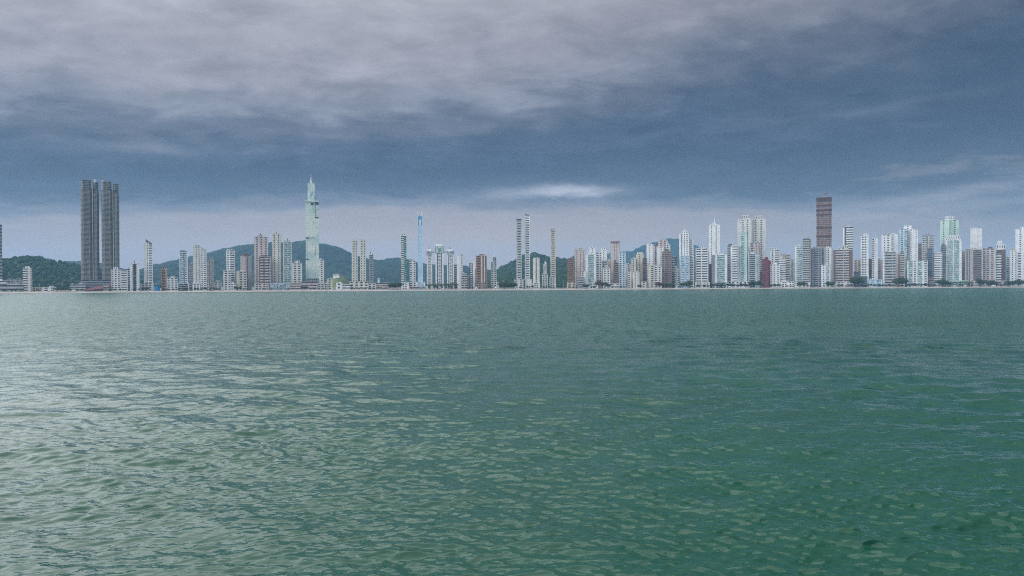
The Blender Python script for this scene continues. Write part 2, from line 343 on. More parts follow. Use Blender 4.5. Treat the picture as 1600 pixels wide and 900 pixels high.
hill('hill', [(30, 441), (60, 424), (85, 411), (100, 408.5), (126, 407.5), (160, 411), (200, 421), (260, 441)], 4300, 900, 600, HF, 1.5, 14, 2)
hill_m, P_m = hill('mountain', [(170, 445), (200, 437), (225, 424), (240, 415), (255, 411), (270, 408), (290, 403.5), (310, 399), (340, 391), (360, 386), (385, 382), (400, 381.5), (430, 378), (455, 378), (470, 376.2), (482, 374.6), (490, 376), (501, 380),
     (515, 382), (527, 385), (540, 391), (549, 395), (573, 404), (591, 406), (609, 404), (623, 402.5), (644, 406), (653, 410), (676, 414), (700, 415), (724, 415), (745, 420), (763, 422), (777, 424), (800, 432), (840, 444)], 4300, 1500, 900, HF, 1.3, 26, 3, 90, 0.7)
hill_c, P_c = hill('hill', [(730, 445), (765, 428), (777, 422), (784, 417), (799, 411), (807, 407), (820, 401), (831, 397.5), (838, 398), (843, 399), (852, 402), (870, 405), (884, 406), (905, 409), (930, 416), (960, 426), (1010, 444)], 3300, 800, 600, HM, 1.0, 16, 4, 70, 0.6)
hill_f, P_f = hill('wooded_hill', [(755, 448), (768, 441), (780, 436), (800, 431), (820, 424), (845, 420), (870, 417), (890, 417), (910, 424), (945, 445)], 2450, 480, 300, HM, 0.8, 7, 5, 60)
hill('mountain', [(830, 444), (850, 430), (870, 412), (885, 406), (890, 403), (898, 399), (915, 396), (940, 397), (951, 396), (971, 393.5), (988, 393), (996, 387.5), (1006, 383), (1020, 379), (1042, 373), (1060, 372.5), (1072, 376),
     (1084, 382), (1091, 385), (1105, 392), (1130, 402), (1170, 415), (1220, 428), (1290, 444)], 6300, 1600, 900, HF, 1.3, 30, 6, 70, 0.7)
hill('low_hill', [(500, 450), (508, 442), (515, 436), (524, 430), (531, 428.5), (538, 432), (546, 440), (556, 450)], 2150, 160, 160, hill_mat('grass_slope', (.06, .09, .035), (.17, .19, .10), 0.03), 0.6, 3, 7, 30)

# crowns of the nearer woods: one uncountable mass for each hill
def ico():
    p = (1 + 5 ** .5) / 2
    v = np.array([(-1, p, 0), (1, p, 0), (-1, -p, 0), (1, -p, 0), (0, -1, p), (0, 1, p), (0, -1, -p), (0, 1, -p), (p, 0, -1), (p, 0, 1), (-p, 0, -1), (-p, 0, 1)]) / math.hypot(1, p)
    f = np.array([(0, 11, 5), (0, 5, 1), (0, 1, 7), (0, 7, 10), (0, 10, 11), (1, 5, 9), (5, 11, 4), (11, 10, 2), (10, 7, 6), (7, 1, 8), (3, 9, 4), (3, 4, 2), (3, 2, 6), (3, 6, 8), (3, 8, 9), (4, 9, 5), (2, 4, 11), (6, 2, 10), (8, 6, 7), (9, 8, 1)])
    return v, f
def forest(name, P, n, size, rowmax, label, seed):
    v, f = ico(); g_ = np.random.default_rng(seed); nr, nc = P.shape[:2]
    Vs, Fs = [], []
    for k in range(n):
        i = int(rowmax * g_.random()); j = int(g_.random() * nc); c = P[min(i, nr - 1), j]
        if c[2] < 4: continue
        s = size * (0.6 + 0.9 * g_.random()); jit = 1 + 0.35 * (g_.random((12, 1)) - 0.5) * 2
        Vs.append(v * jit * np.array([s, s, s * (0.75 + 0.5 * g_.random())]) + c + np.array([g_.normal(0, 3), g_.normal(0, 3), s * 0.35])); Fs.append(f + 12 * (len(Vs) - 1))
    Vs, Fs = np.concatenate(Vs), np.concatenate(Fs)
    me = bpy.data.meshes.new(name); me.from_pydata(Vs.tolist(), [], Fs.tolist()); o = bpy.data.objects.new(name, me); col.objects.link(o)
    me.materials.append(hill_mat('tree_crowns', (.009, .026, .010), (.046, .082, .032), 0.10))
    tag(o, label, 'forest', kind='stuff')
forest('forest', P_l, 5200, 5.2, 72, 'dark green forest covering the low hill behind the twin towers', 11)
forest('forest', P_f, 3600, 5.2, 60, 'dense green wood on the low slope behind the slim cream tower', 12)
forest('forest', P_c, 4200, 6.5, 70, 'green forest on the rounded middle hill behind two thin towers', 13)

# ------------------------------------------------------------------ buildings
def parse(bays):
    out = []
    for tkn in bays.split(): out.append((tkn[0], float(tkn[1:] or 1)))
    s = sum(w for _, w in out); return [(k, w / s) for k, w in out]
def facade(root, bays, Wd, z0, z1, fh, c1, c2, gl, xf, x_in=0.0, prefix=''):
    """a wall split into vertical bays; every pier, window column and balcony column is a part of its own"""
    W1 = wall_mat(c1); W2 = wall_mat(c2); G = glass_mat(gl); DK = glass_mat(GL['k'])
    xs = x_in; span = Wd - 2 * x_in
    nf = max(1, int(round((z1 - z0) / fh))); h = (z1 - z0) / nf
    for k, wf in parse(bays):
        a, b = xs, xs + wf * span; xs = b
        if k in 'wc':
            MB().box(a, b, 0 if k == 'w' else -0.1, 0.5, z0, z1).obj(prefix + 'pier', W1 if k == 'w' else W2, root, xf)
        elif k == 'l': MB().box(a, b, -0.9, 0.5, z0, z1).obj(prefix + 'fin', W1, root, xf)
        elif k == 'd': MB().box(a, b, 0.42, 0.5, z0, z1).obj(prefix + 'recess', DK, root, xf)
        elif k in 'pq':
            g_ = MB().box(a, b, 0.3, 0.5, z0, z1).obj(prefix + 'window_column', DK if k == 'p' else G, root, xf)
            s_ = MB()
            for i in range(nf): s_.box(a, b, 0, 0.36, z0 + i * h, z0 + (i + 0.48) * h)
            n = max(1, int(round((b - a) / 7.0))); p_ = (b - a) / n
            for i in range(n):
                s_.box(a + i * p_, a + (i + 0.16) * p_, 0.04, 0.36, z0, z1).box(a + (i + 0.84) * p_, a + (i + 1) * p_, 0.04, 0.36, z0, z1)
            s_.obj('window_surround', W1, g_, xf, True)
        elif k in 'ba':
            r_ = MB().box(a, b, 0.42, 0.5, z0, z1).obj(prefix + 'balcony_column', DK, root, xf)
            s_ = MB()
            for i in range(nf): s_.box(a + 0.1, b - 0.1, -1.3, 0.43, z0 + i * h, z0 + (i + 0.5) * h)
            s_.obj('balconies', W1 if k == 'b' else W2, r_, xf, True)
        elif k == 't':
            r_ = MB().box(a, b, 0.42, 0.5, z0, z1).obj(prefix + 'balcony_column', G, root, xf)
            s_ = MB(); q_ = MB()
            for i in range(nf):
                s_.box(a + 0.1, b - 0.1, -1.3, 0.43, z0 + i * h, z0 + (i + 0.14) * h); q_.box(a + 0.15, b - 0.15, -1.25, -1.1, z0 + (i + 0.14) * h, z0 + (i + 0.5) * h)
            s_.obj('balconies', W1, r_, xf, True); q_.obj('balustrades', G, r_, xf, True)
        elif k == 'g':
            r_ = MB().box(a, b, 0.08, 0.5, z0, z1).obj(prefix + 'glass_strip', G, root, xf)
            s_ = MB()
            for i in range(1, nf + 1): s_.box(a + .05, b - .05, 0.0, 0.2, z0 + (i - 0.14) * h, z0 + i * h)
            s_.obj('floor_lines', W1, r_, xf, True)
        elif k == 's':                                   # long ribbon windows between plain bands
            g_ = MB().box(a, b, 0.3, 0.5, z0, z1).obj(prefix + 'window_column', DK, root, xf)
            s_ = MB()
            for i in range(nf): s_.box(a, b, 0, 0.36, z0 + i * h, z0 + (i + 0.58) * h)
            s_.obj('bands', W1, g_, xf, True)
def block(root, Wd, Dp, z0, z1, fh, c1, c2, gl, front, side, cx=0.0, cy=0.0, prefix='', lip=True):
    x0, y0 = cx - Wd / 2, cy - Dp / 2
    MB().box(x0 + .51, x0 + Wd - .51, y0 + .51, y0 + Dp, z0, z1).obj(prefix + 'wall', wall_mat(c1), root)
    facade(root, front, Wd, z0, z1, fh, c1, c2, gl, Matrix.Translation((x0, y0, 0)), 0, prefix)
    for sx in (1, -1):
        o_ = Matrix.Translation((x0 + Wd, y0 + .5, 0)) @ Matrix.Rotation(math.pi / 2, 4, 'Z') if sx > 0 else Matrix.Translation((x0, y0 + Dp, 0)) @ Matrix.Rotation(-math.pi / 2, 4, 'Z')
        facade(root, side, Dp - .5, z0, z1, fh, c1, c2, gl, o_, 0, prefix)
    if lip: MB().box(x0 - .3, x0 + Wd + .3, y0 - .3, y0 + Dp + .05, z1, z1 + .9).obj(prefix + 'parapet', wall_mat(c1), root)
def place(x0, x1, row, rot=0.0, dp=None):
    pm = (x0 + x1) / 2; Y = S(pm) + row; azm = math.atan((pm - 800) / F)
    w = (x1 - x0) / F * Y * math.cos(azm); a = abs(R(rot)); D = dp or min(22, max(9, w * 0.85))
    D = min(D, 0.62 * w / max(math.sin(a), 1e-3)) if a > 0.02 else D
    W = (w - D * math.sin(a)) / math.cos(a)
    Yc = Y + D / 2
    return pm, Y, Vector(((pm - 800) / F * Yc, Yc, 2.7)), -azm + R(rot), W, D
def hgt(pm, yt, Y): return unproj(pm, yt, Y).z - 2.7
nb = 0
def b(x0, x1, yt, row, c1, front, label, c2=None, gl='k', side='w1 p2 w1', rot=0, dp=None, fh=2.35, crown=(), sp=None, pod=None, name='apartment_tower', cat='building', clutter=True, lip=True):
    """x0, x1, yt: the outline in the photograph; row: metres behind the waterline"""
    global nb; nb += 1
    pm, Y, loc, rz, W, D = place(x0, x1, row, rot, dp)
    root = empty(name, loc, rz); tag(root, label, cat)
    C1, C2 = PAL[c1], PAL[c2 or c1]; G_ = GL[gl]; f_ = 1.2 * fh / F * Y; H = hgt(pm, yt, Y); z0 = -0.5
    px2m = Y / F
    if pod:
        pa, pb, pt, pc, pbays = pod; pw = (pb - pa) * px2m * math.cos(rz); ph = hgt(pm, pt, Y); pcx = ((pa + pb) / 2 - pm) * px2m * math.cos(rz)
        block(root, pw, D + 7, -0.5, ph, 4.5, PAL[pc], C2, GL['k'], pbays, 'w1 p3 w1', pcx, -2.0, 'podium_')
        z0 = ph - 1.0
    block(root, W, D, z0, H, f_, C1, C2, G_, front, side, lip=lip)
    top = H + (.9 if lip else 0)
    for cr_ in crown:
        f0, f1, ct, cc = cr_[:4]; dd = cr_[4] if len(cr_) > 4 else 0.7
        h2 = hgt(pm, ct, Y); a_, b_ = -W / 2 + f0 * W, -W / 2 + f1 * W
        o_ = MB().box(a_, b_, -D / 2 * dd, D / 2 * dd, H + .05, h2 - .4).obj('roof_block', wall_mat(PAL[cc]), root)
        MB().box(a_ - .25, b_ + .25, -D / 2 * dd - .25, D / 2 * dd + .25, h2 - .4, h2).obj('roof_slab', wall_mat(PAL[cc]), o_)
        n = max(1, int((b_ - a_) / 4)); q = MB()
        for i in range(n):
            u = a_ + (i + .5) * (b_ - a_) / n; q.box(u - .9, u + .9, -D / 2 * dd - .06, -D / 2 * dd + .3, H + .05 + .3 * (h2 - H), H + .8 * (h2 - H))
        q.obj('vent_opening', glass_mat(GL['k']), o_, None, True); top = max(top, h2)
    if not crown and clutter:
        rr = random.Random(nb); w_ = W * rr.uniform(.22, .42); u = rr.uniform(-.2, .2) * W
        o_ = MB().box(u - w_ / 2, u + w_ / 2, -D * .25, D * .25, H + .88, H + rr.uniform(3.2, 4.6)).obj('machine_room', wall_mat(C1), root)
        MB().tube((u + w_ * .3, 0, H + 2), (u + w_ * .3, 0, H + rr.uniform(6, 9)), .14, .06).obj('antenna', plain_mat('metal_mast', (.3, .3, .31)), o_)
        tk = rr.choice((-1, 1)) * .33 * W
        MB().tube((tk, -D * .2, H + .85), (tk, -D * .2, H + 2.9), 1.3, 1.3, 8).obj('water_tank', plain_mat('tank_shell', (.5, .52, .54)), root)
    if sp:
        f0, st, wd = sp; u = -W / 2 + f0 * W; h2 = hgt(pm, st, Y)
        MB().tube((u, 0, top - 1.5), (u, 0, h2), wd, wd * .25, 8).obj('spire', plain_mat('white_mast', (.7, .72, .73)), root)
    return root, W, D, H, px2m, pm, Y

# ---- left end of the bay
b(-22, 4, 351, 140, 'S', 's1', 'dark tower with white floor bands cut by the left edge', c2='W', fh=4.4, side='s1', crown=((.1, .9, 349, 'W'),))
b(-12, 37, 445.5, 72, 'H', 's1', 'long low white waterfront hall near the left edge', fh=4.5, dp=25, side='s1', name='waterfront_hall', cat='hall')
b(-10, 11, 439, 105, 'W', 's1', 'white flat-roofed terrace block beneath the dark banded tower', fh=3.5, name='terrace_block')
b(11, 36, 436.5, 125, 'G', 'p1 w.3 p1', 'jumbled grey low building between white hall and small white tower', crown=((.1, .4, 434.5, 'S'), (.62, .9, 434, 'S')), name='low_building')
b(36, 50.6, 419.5, 85, 'W', 'b2 p.8 c1.2', 'short white and cream tower standing alone before the wooded hill', c2='C', rot=-14, fh=3.0, crown=((.3, .75, 416, 'W'),))
b(50, 65, 449.5, 66, 'B', 'p1 d.3 p1', 'small beige beach house beside the short white and cream tower', name='beach_house', cat='house', clutter=False)
b(66, 88, 449.3, 66, 'W', 'w.3 p1 w.4 p1 w.3', 'small white beach house with raised middle under the wooded hill', crown=((.5, .8, 447, 'W'),), name='beach_house', cat='house')
b(109, 134, 444.5, 70, 'H', 's1', 'long pale low building left of the brown slanted roof', fh=3, dp=20, name='low_building')

# ---- the twin towers
def rounded(w, d, r, n=5):
    pts = []
    for (sx, sy, a0) in ((1, -1, -90), (1, 1, 0), (-1, 1, 90), (-1, -1, 180)):
        for i in range(n + 1):
            a = R(a0 + 90 * i / n); pts.append((sx * (w / 2 - r) + r * math.cos(a), sy * (d / 2 - r) + r * math.sin(a)))
    return pts
def twin(x0, x1, ybody, ycrown, label, fin):
    pm = (x0 + x1) / 2; row = 105; Y = S(pm) + row; azm = math.atan((pm - 800) / F); k = Y / F * math.cos(azm)
    w = (x1 - x0) * k; D = 30
    root = tag(empty('twin_skyscraper', ((pm - 800) / F * (Y + 15), Y + 15, 2.7), -azm), label, 'skyscraper', 'pair of twin skyscrapers')
    slab = wall_mat((.30, .28, .26)); glass = glass_mat((.085, .09, .09)); fh = 1.95 / F * Y; hb = hgt(pm, ybody, Y); hc = hgt(pm, ycrown, Y)
    for (f0, f1, fr) in ((0, .61, 0.0), (.635, 1, 1.2)):
        cx = -w / 2 + (f0 + f1) / 2 * w; lw = (f1 - f0) * w
        top = hb if f0 == 0 else hb - 2 * fh
        lobe = MB().prism([(p[0] + cx, p[1] + fr) for p in rounded(lw - 1.6, D - 1.6, 5)], 10, top).obj('glass_lobe', glass, root)
        st = MB(); n = int((top - 10) / fh)
        for i in range(n): st.prism([(p[0] + cx, p[1] + fr) for p in rounded(lw, D, 5.6, 4)], 10 + i * fh, 10 + (i + .5) * fh)
        st.obj('balcony_slabs', slab, lobe, None, True)
        nr = 2
        for i in range(nr):
            u = cx - lw / 2 + 5.2 + i * (lw - 10.4) / max(1, nr - 1)
            MB().box(u - .55, u + .55, -D / 2 + fr - .35, -D / 2 + fr + 1, 10, top).obj('vertical_rib', wall_mat((.31, .29, .27)), lobe)
        # stepped crown
        ct = hc if f0 == 0 else hc - 4
        cl = MB().prism([(p[0] + cx, p[1] + fr + 1) for p in rounded(lw * .86 - 1, D * .8, 4)], top, ct).obj('crown', glass, root)
        st = MB(); m_ = max(3, int((ct - top) / (fh * 1.3)))
        for i in range(m_ + 1):
            zc = top + i * (ct - top) / m_; st.prism([(p[0] + cx, p[1] + fr + 1) for p in rounded(lw * .86, D * .82, 4.4, 4)], zc - .3, zc + 1.1)
        st.obj('crown_slabs', slab, cl, None, True)
    MB().box(-w / 2 + .56 * w, -w / 2 + .645 * w, -D * .42, D * .4, 8, hb + 2).obj('core_wall', wall_mat((.07, .075, .075)), root)
    MB().box(-w / 2 + .628 * w, -w / 2 + .668 * w, -D / 2 - .6 + 1.2, D * .3, 10, hb + 4).obj('fin', wall_mat((.46, .47, .45)), root)
    u = -w / 2 + fin * w
    MB().tube((u, -D * .2, hb), (u, -D * .2, hc + 3.2), 2.6, 2.2, 10).obj('roof_turret', wall_mat((.6, .61, .62)), root)
    return root
twin(127, 156, 294.5, 281, 'taller dark twin skyscraper, the one with the wooded hill on its left', .80)
twin(159.5, 187.5, 297, 283.5, 'dark twin skyscraper beside the white stepped block, right one of the pair', .10)
b(126, 176, 437.5, 95, 'S', 's1', 'dark podium block shared under the two dark twin skyscrapers', fh=2.8, dp=40, side='s1', c2='G', name='podium_block', clutter=False)
def slant_hall():
    pm, Y, loc, rz, W, D = place(133, 174, 68, 0, 22)
    root = tag(empty('marina_hall', loc, rz), 'low hall with sloping red-brown roof below the twin skyscrapers', 'hall')
    MB().box(-W / 2, W / 2, -D / 2, D / 2, -.5, 3.2).obj('wall', wall_mat(PAL['N']), root)
    MB().poly([(-W / 2 - 1, -D / 2 - 1, 2.2), (W / 2 + 1, -D / 2 - 1, 8.5), (W / 2 + 1, D / 2, 15), (-W / 2 - 1, D / 2, 6), (-W / 2 - 1, -D / 2 - 1, 1.4), (W / 2 + 1, -D / 2 - 1, 7.7), (W / 2 + 1, D / 2, 14.2), (-W / 2 - 1, D / 2, 5.2)],
              [(0, 1, 2, 3), (7, 6, 5, 4), (0, 4, 5, 1), (1, 5, 6, 2), (2, 6, 7, 3), (3, 7, 4, 0)]).obj('roof', plain_mat('roof_tiles', (.16, .07, .055), 0.8, nscale=.4), root)
    for i in range(9):
        u = -W / 2 + (i + .5) * W / 9; MB().box(u - 1.5, u + 1.5, -D / 2 - .08, -D / 2 + .2, .4, 2.3).obj('window', glass_mat(GL['k']), root)
slant_hall()
b(161, 170, 444.5, 72, 'H', 's1', 'small pale cube building beside the sloping red-brown roof', fh=3, name='low_building', clutter=False)

# ---- white group right of the twins
b(174, 188, 421, 80, 'W', 'p1 w.2 p1 w.2 p1', 'squat white block with stepped roof right next to the twin skyscrapers', fh=2.8, crown=((.2, .75, 417.5, 'W'),))
b(188.3, 199.5, 422.5, 78, 'W', 'w.3 s2 w.3', 'squat white banded block, right half of a stepped white pair', fh=3, clutter=False)
b(198, 204, 420.5, 120, 'G', 's1', 'narrow grey block squeezed between two white towers near twins', fh=2.6)
b(203, 218, 412, 85, 'W', 'w1 p.4 d1.2 p.4 w1', 'white tower with a dark central stripe and small peaked top', fh=2.5, crown=((.30, .70, 408, 'W'), (.40, .60, 405, 'W', .4)))
r_, W, D, H, k, pm, Y = b(225, 239, 382.5, 110, 'W', 'l.35 w.8 q.5 w.3 s1.2 l.25', 'tall slim white tower with dark slanted roof standing alone', fh=2.2, crown=((.22, .62, 378.5, 'W'),), lip=True, pod=(218, 240, 442.5, 'O', 'w.3 p2 w.3'))
MB().poly([(-W * .28, -D * .3, H + 3), (W * .42, -D * .3, H + 1), (W * .42, D * .3, H + 1), (-W * .28, D * .3, H + 3), (-W * .28, -D * .3, H + 13), (W * .42, -D * .3, H + 4), (W * .42, D * .3, H + 4), (-W * .28, D * .3, H + 13)],
          [(3, 2, 1, 0), (4, 5, 6, 7), (0, 1, 5, 4), (1, 2, 6, 5), (2, 3, 7, 6), (3, 0, 4, 7)]).obj('slanted_roof', wall_mat(PAL['D']), r_)
# blue wrapped drum
pm, Y, loc, rz, W, D = place(240.5, 250, 64, 0, 12)
root = tag(empty('blue_pavilion', loc, rz), 'bright blue rounded beach pavilion left of the orange tower', 'pavilion')
MB().prism([(W / 2 * math.cos(a), W / 2 * math.sin(a)) for a in np.linspace(0, 2 * math.pi, 21)[:-1]], -.5, 10.2).obj('drum', plain_mat('blue_hoarding', (.035, .20, .42), .5), root)
MB().prism([(W * .53 * math.cos(a), W * .53 * math.sin(a)) for a in np.linspace(0, 2 * math.pi, 21)[:-1]], 10.2, 11.4).obj('roof', plain_mat('blue_roof', (.06, .27, .52), .5), root)
for i in range(6): a = R(-160 + 28 * i); MB().box(-.25, .25, -W * .52, -W * .49, .2, 10).obj('rib', plain_mat('blue_rib', (.10, .32, .55), .5), root, Matrix.Rotation(a + math.pi / 2, 4, 'Z'))
b(252, 261.5, 421.5, 82, 'B', 'c.3 a1.5 w.5 c.3', 'narrow orange-brown tower with stepped top among low white blocks', c2='T', fh=3.4, crown=((.15, .65, 416.5, 'T'), (.65, .9, 419, 'B')))
b(261.5, 277.5, 434.5, 84, 'W', 'p1 w.3 p1 w.3 p1', 'squat white block right beside the narrow orange-brown tower', fh=3, crown=((.35, .75, 431.5, 'W'),))
b(280.6, 293.7, 392.5, 95, 'W', 'w.25 t1.4 d.35 p1 w.25', 'white tower with dark central slot and pale blue balconies', gl='p', fh=2.6, crown=((.05, .7, 391, 'D'),), pod=(277, 295.5, 443, 'W', 'w.2 g2 w.2'))
b(295.2, 302, 412, 150, 'G', 's1', 'slim grey tower tucked behind the tall white double tower', fh=2.4)
b(302, 314.6, 386, 100, 'O', 'w1 p.35 w.6 p.35 w.5', 'tall off-white tower, left half of a white double tower', fh=2.3, crown=((.2, .85, 383, 'O'),), pod=(301, 327, 443.5, 'W', 'w.3 p3 w.4 p2'))
b(314.6, 323, 390, 96, 'W', 'p.7 w.35 s1 w.2', 'bright white banded tower, right half of a white double tower', fh=2.5, crown=((.1, .6, 387, 'W'),))
b(323.5, 334.3, 408, 115, 'P', 'w.8 p.5 w.3 c1', 'beige-pink stepped tower with grey flank right of white double tower', c2='G', fh=2.6, crown=((.45, .95, 402.5, 'P'),))
b(334.5, 346, 441, 78, 'H', 'p1 w.2 p1', 'small grey low-rise between the beige-pink tower and stepped white tower', crown=((.3, .8, 437.5, 'G'),), name='low_building')
b(354, 367.5, 391, 105, 'W', 'p.6 w.4 b1.4 w.2', 'white balcony tower with lower wing on its left', fh=2.9, crown=((.1, .85, 389, 'O'),), rot=6)
b(349, 360.5, 423, 80, 'O', 'w.3 p1.2 w.3 p.8', 'low off-white wing in front of the white balcony tower', fh=2.8, clutter=False)
b(360.5, 369, 443.5, 76, 'W', 'p1', 'tiny white low-rise between the off-white wing and pink block', fh=3, name='low_building')
b(369, 386, 424.5, 84, 'Y', 'w.5 p1.2 w.3 p1', 'low cream-pink block in front of the pink and dark tower', fh=3, rot=8)
b(376, 393.3, 400.5, 120, 'P', 'w1.3 p.5 d.3 c1.3', 'pink tower with dark grey flank and dark flat roof', c2='S', fh=2.6, crown=((.2, .8, 396.5, 'N'),), rot=6)
b(397.6, 419.5, 370.5, 190, 'P', 'w.4 p.7 w.5 p.7 w.5 p.7 w.3', 'tall pale pinkish tower behind the brown balcony tower', fh=2.3, crown=((.28, .62, 367, 'P'), (.40, .48, 364.5, 'N', .2)))
b(405, 424.5, 401, 92, 'P', 'c.35 b1 c.35 b1.2 c.25 p.4', 'brown-framed tower with white balconies in front of pale pinkish tower', c2='N', fh=3.6, crown=((.25, .8, 398.5, 'N'),), pod=(399, 421, 443.5, 'P', 'w.2 p1 w.2 p1'), rot=-5)
b(426, 439.7, 367, 120, 'C', 'w.3 p.6 w.7 p.6 w.3', 'tall cream tower with small white crown left of green glass tower', fh=2.3, crown=((.12, .88, 364.5, 'O'), (.35, .65, 361.5, 'O', .4)), rot=-4)
b(442.7, 456.4, 378, 115, 'O', 'w.3 t.9 w.15 t.9 w.3', 'cream tower with green glass balconies and domed white top', gl='t', fh=2.4, crown=((.15, .85, 375.5, 'O'), (.38, .62, 371.5, 'O', .4)))
b(456.7, 472.2, 411.5, 110, 'O', 'w.3 p1 w.2 p1 w.3', 'short off-white block with box top left of the glass spire tower', fh=2.8, crown=((.25, .75, 407, 'O'),))
b(421.8, 453.5, 443, 72, 'L', 'l.12 g1 l.12 g1 l.12 g1 l.12 g1 l.12 g1 l.12 g1 l.12', 'long pale blue colonnaded podium facing the beach', gl='s', fh=5, dp=20, name='podium_block', clutter=False)
b(453.5, 470, 443, 74, 'P', 's1', 'low pale pink block right of the blue colonnaded podium', fh=3, name='low_building', clutter=False)
b(470.2, 496.5, 440.8, 78, 'P', 's1', 'wide pink banded podium at the foot of the glass spire tower', fh=3.4, dp=20, name='podium_block', clutter=False, rot=3)

# ---- the tall glass tower with the spire
def spire_tower():
    x0, x1 = 477.8, 498.6; pm = (x0 + x1) / 2; Y = S(pm) + 130; azm = math.atan((pm - 800) / F); k = Y / F * math.cos(azm)
    D = 26; w = (x1 - x0) * k
    root = tag(empty('spire_skyscraper', ((pm - 800) / F * (Y + 13), Y + 13, 2.7), -azm), 'very tall pale green glass skyscraper with stepped top and white spire', 'skyscraper')
    Hh = lambda y_: hgt(pm, y_, Y); X = lambda p: -w / 2 + (p - x0) / (x1 - x0) * w
    mt, T, bs = newmat('pale_reflecting_glass'); L = T.links
    tcn = T.nodes.new('ShaderNodeTexCoord'); nn = T.nodes.new('ShaderNodeTexNoise'); nn.inputs['Scale'].default_value = .035; nn.inputs['Detail'].default_value = 4; L.new(tcn.outputs['Object'], nn.inputs[0])
    r = T.nodes.new('ShaderNodeValToRGB'); r.color_ramp.elements[0].position = .42; r.color_ramp.elements[1].position = .60
    r.color_ramp.elements[0].color = (.46, .60, .57, 1); r.color_ramp.elements[1].color = (.72, .76, .70, 1); L.new(nn.outputs[0], r.inputs[0]); L.new(r.outputs[0], bs.inputs['Base Color']); bs.inputs['Roughness'].default_value = .15
    dk = glass_mat((.05, .055, .055)); wh = wall_mat((.62, .68, .66))
    def vol(a, b_, ya, yb, f0=0.0, name='glass_volume'):
        v = MB().box(X(a), X(b_), -D / 2 + f0, D / 2, Hh(yb), Hh(ya)).obj(name, mt, root)
        s_ = MB(); n = int((Hh(ya) - Hh(yb)) / 7.5)
        for i in range(1, n): s_.box(X(a) - .06, X(b_) + .06, -D / 2 + f0 - .08, D / 2 + .06, Hh(yb) + i * 7.5, Hh(yb) + i * 7.5 + .35)
        m_ = max(2, int((X(b_) - X(a)) / 5))
        for i in range(1, m_): u = X(a) + i * (X(b_) - X(a)) / m_; s_.box(u - .12, u + .12, -D / 2 + f0 - .12, -D / 2 + f0 + .2, Hh(yb), Hh(ya))
        s_.obj('mullions', wh, v, None, True)
    vol(477.8, 493.0, 315.5, 371.2); vol(493.2, 498.4, 320, 339, -0.5); vol(493.1, 498.8, 341, 435.2, -1.2); vol(481.0, 493.0, 372.4, 435.2); vol(478.2, 480.8, 372.4, 404.5, .8); vol(477.8, 480.9, 406.5, 435.2, -.5)
    for a, b_, y_ in ((477.9, 483.5, 371.8), (493.0, 498.6, 340), (479, 483, 405.2)):
        MB().box(X(a), X(b_), -D / 2 - 1.3, D / 2 - 1, Hh(y_) - .9, Hh(y_) + .9).obj('ledge', dk, root)
    MB().box(X(492.9), X(493.25), -D / 2 - 1.6, D / 2 - 2, Hh(340), Hh(317)).obj('joint', dk, root)
    MB().box(X(492.8), X(493.2), -D / 2 - 1.6, D / 2 - 2, Hh(400), Hh(386)).obj('joint', dk, root)
    MB().box(X(481), X(496), -D / 2 + 3, D / 2 - 3, -.5, Hh(435)).obj('core', dk, root)
    for i in range(6): u = X(479.5 + i * 3.5); MB().box(u - .8, u + .8, -D / 2 + .5, -D / 2 + 2, -.5, Hh(435)).obj('column', wall_mat(PAL['H']), root)
    MB().box(X(478), X(498.6), -D / 2 + .5, D / 2, Hh(438) - .6, Hh(438) + .6).obj('ledge', wall_mat(PAL['H']), root)
    MB().box(X(477.3), X(499.0), -D / 2 - 1.8, D / 2 + 1, Hh(315.4), Hh(313.6)).obj('deck', wh, root)
    MB().box(X(479), X(498), -D / 2 + .5, D / 2 - 1, Hh(316.4), Hh(315.4)).obj('deck_soffit', dk, root)
    for a, b_ in ((486.5, 490.5), (492.6, 496), (496.6, 499)): MB().box(X(a), X(b_), -D / 2 - 1.6, -D / 2 + 3, Hh(319.6), Hh(317.2)).obj('sky_window', dk, root)
    vol(481.6, 492.6, 286, 313.6, 4, 'upper_volume'); MB().box(X(485), X(489.6), -D / 2 + 3.85, -D / 2 + 4.3, Hh(308), Hh(299)).obj('upper_window', glass_mat(GL['p']), root)
    MB().box(X(492.6), X(493.6), -D / 2 + 6, D / 2 - 4, Hh(313.6), Hh(305)).obj('service_shaft', dk, root)
    MB().box(X(485.4), X(489.2), -4, 4, Hh(286), Hh(283.8)).obj('spire_base', wh, root)
    MB().tube((X(487), 0, Hh(284)), (X(487), 0, Hh(272)), 1.6, .35, 8).obj('spire', plain_mat('white_mast', (.7, .72, .73)), root)
spire_tower()
b(498.9, 506.3, 406.5, 100, 'O', 'w.5 p1 w.4', 'short off-white block leaning on the right of the spire tower', fh=2.6)
b(511, 519.5, 436.5, 80, 'Y', 'w.3 p1 w.3', 'narrow beige low-rise left of the grassy knoll', crown=((.2, .7, 434.8, 'W'),), fh=3, name='low_building')
b(496.5, 511, 444, 76, 'H', 'p1 w.2 p1 w.2 p1', 'grey low-rise with windows just right of the spire tower foot', fh=3, name='low_building')
# house on the knoll
pm = 526; Y = 2120; hz_ = unproj(pm, 431.0, Y)
root = tag(empty('hillside_house', (hz_.x, hz_.y, hz_.z), 0), 'small white house perched high on the grassy knoll', 'house')
MB().box(-9, 9, -5, 5, -14, 5).obj('wall', wall_mat(PAL['W']), root); MB().box(-10, 10, -6, 6, 5, 6).obj('roof', wall_mat(PAL['O']), root)
for i in range(4): MB().box(-7.5 + i * 4.2, -5 + i * 4.2, -5.1, -4.9, 1, 3.8).obj('window', glass_mat(GL['k']), root)

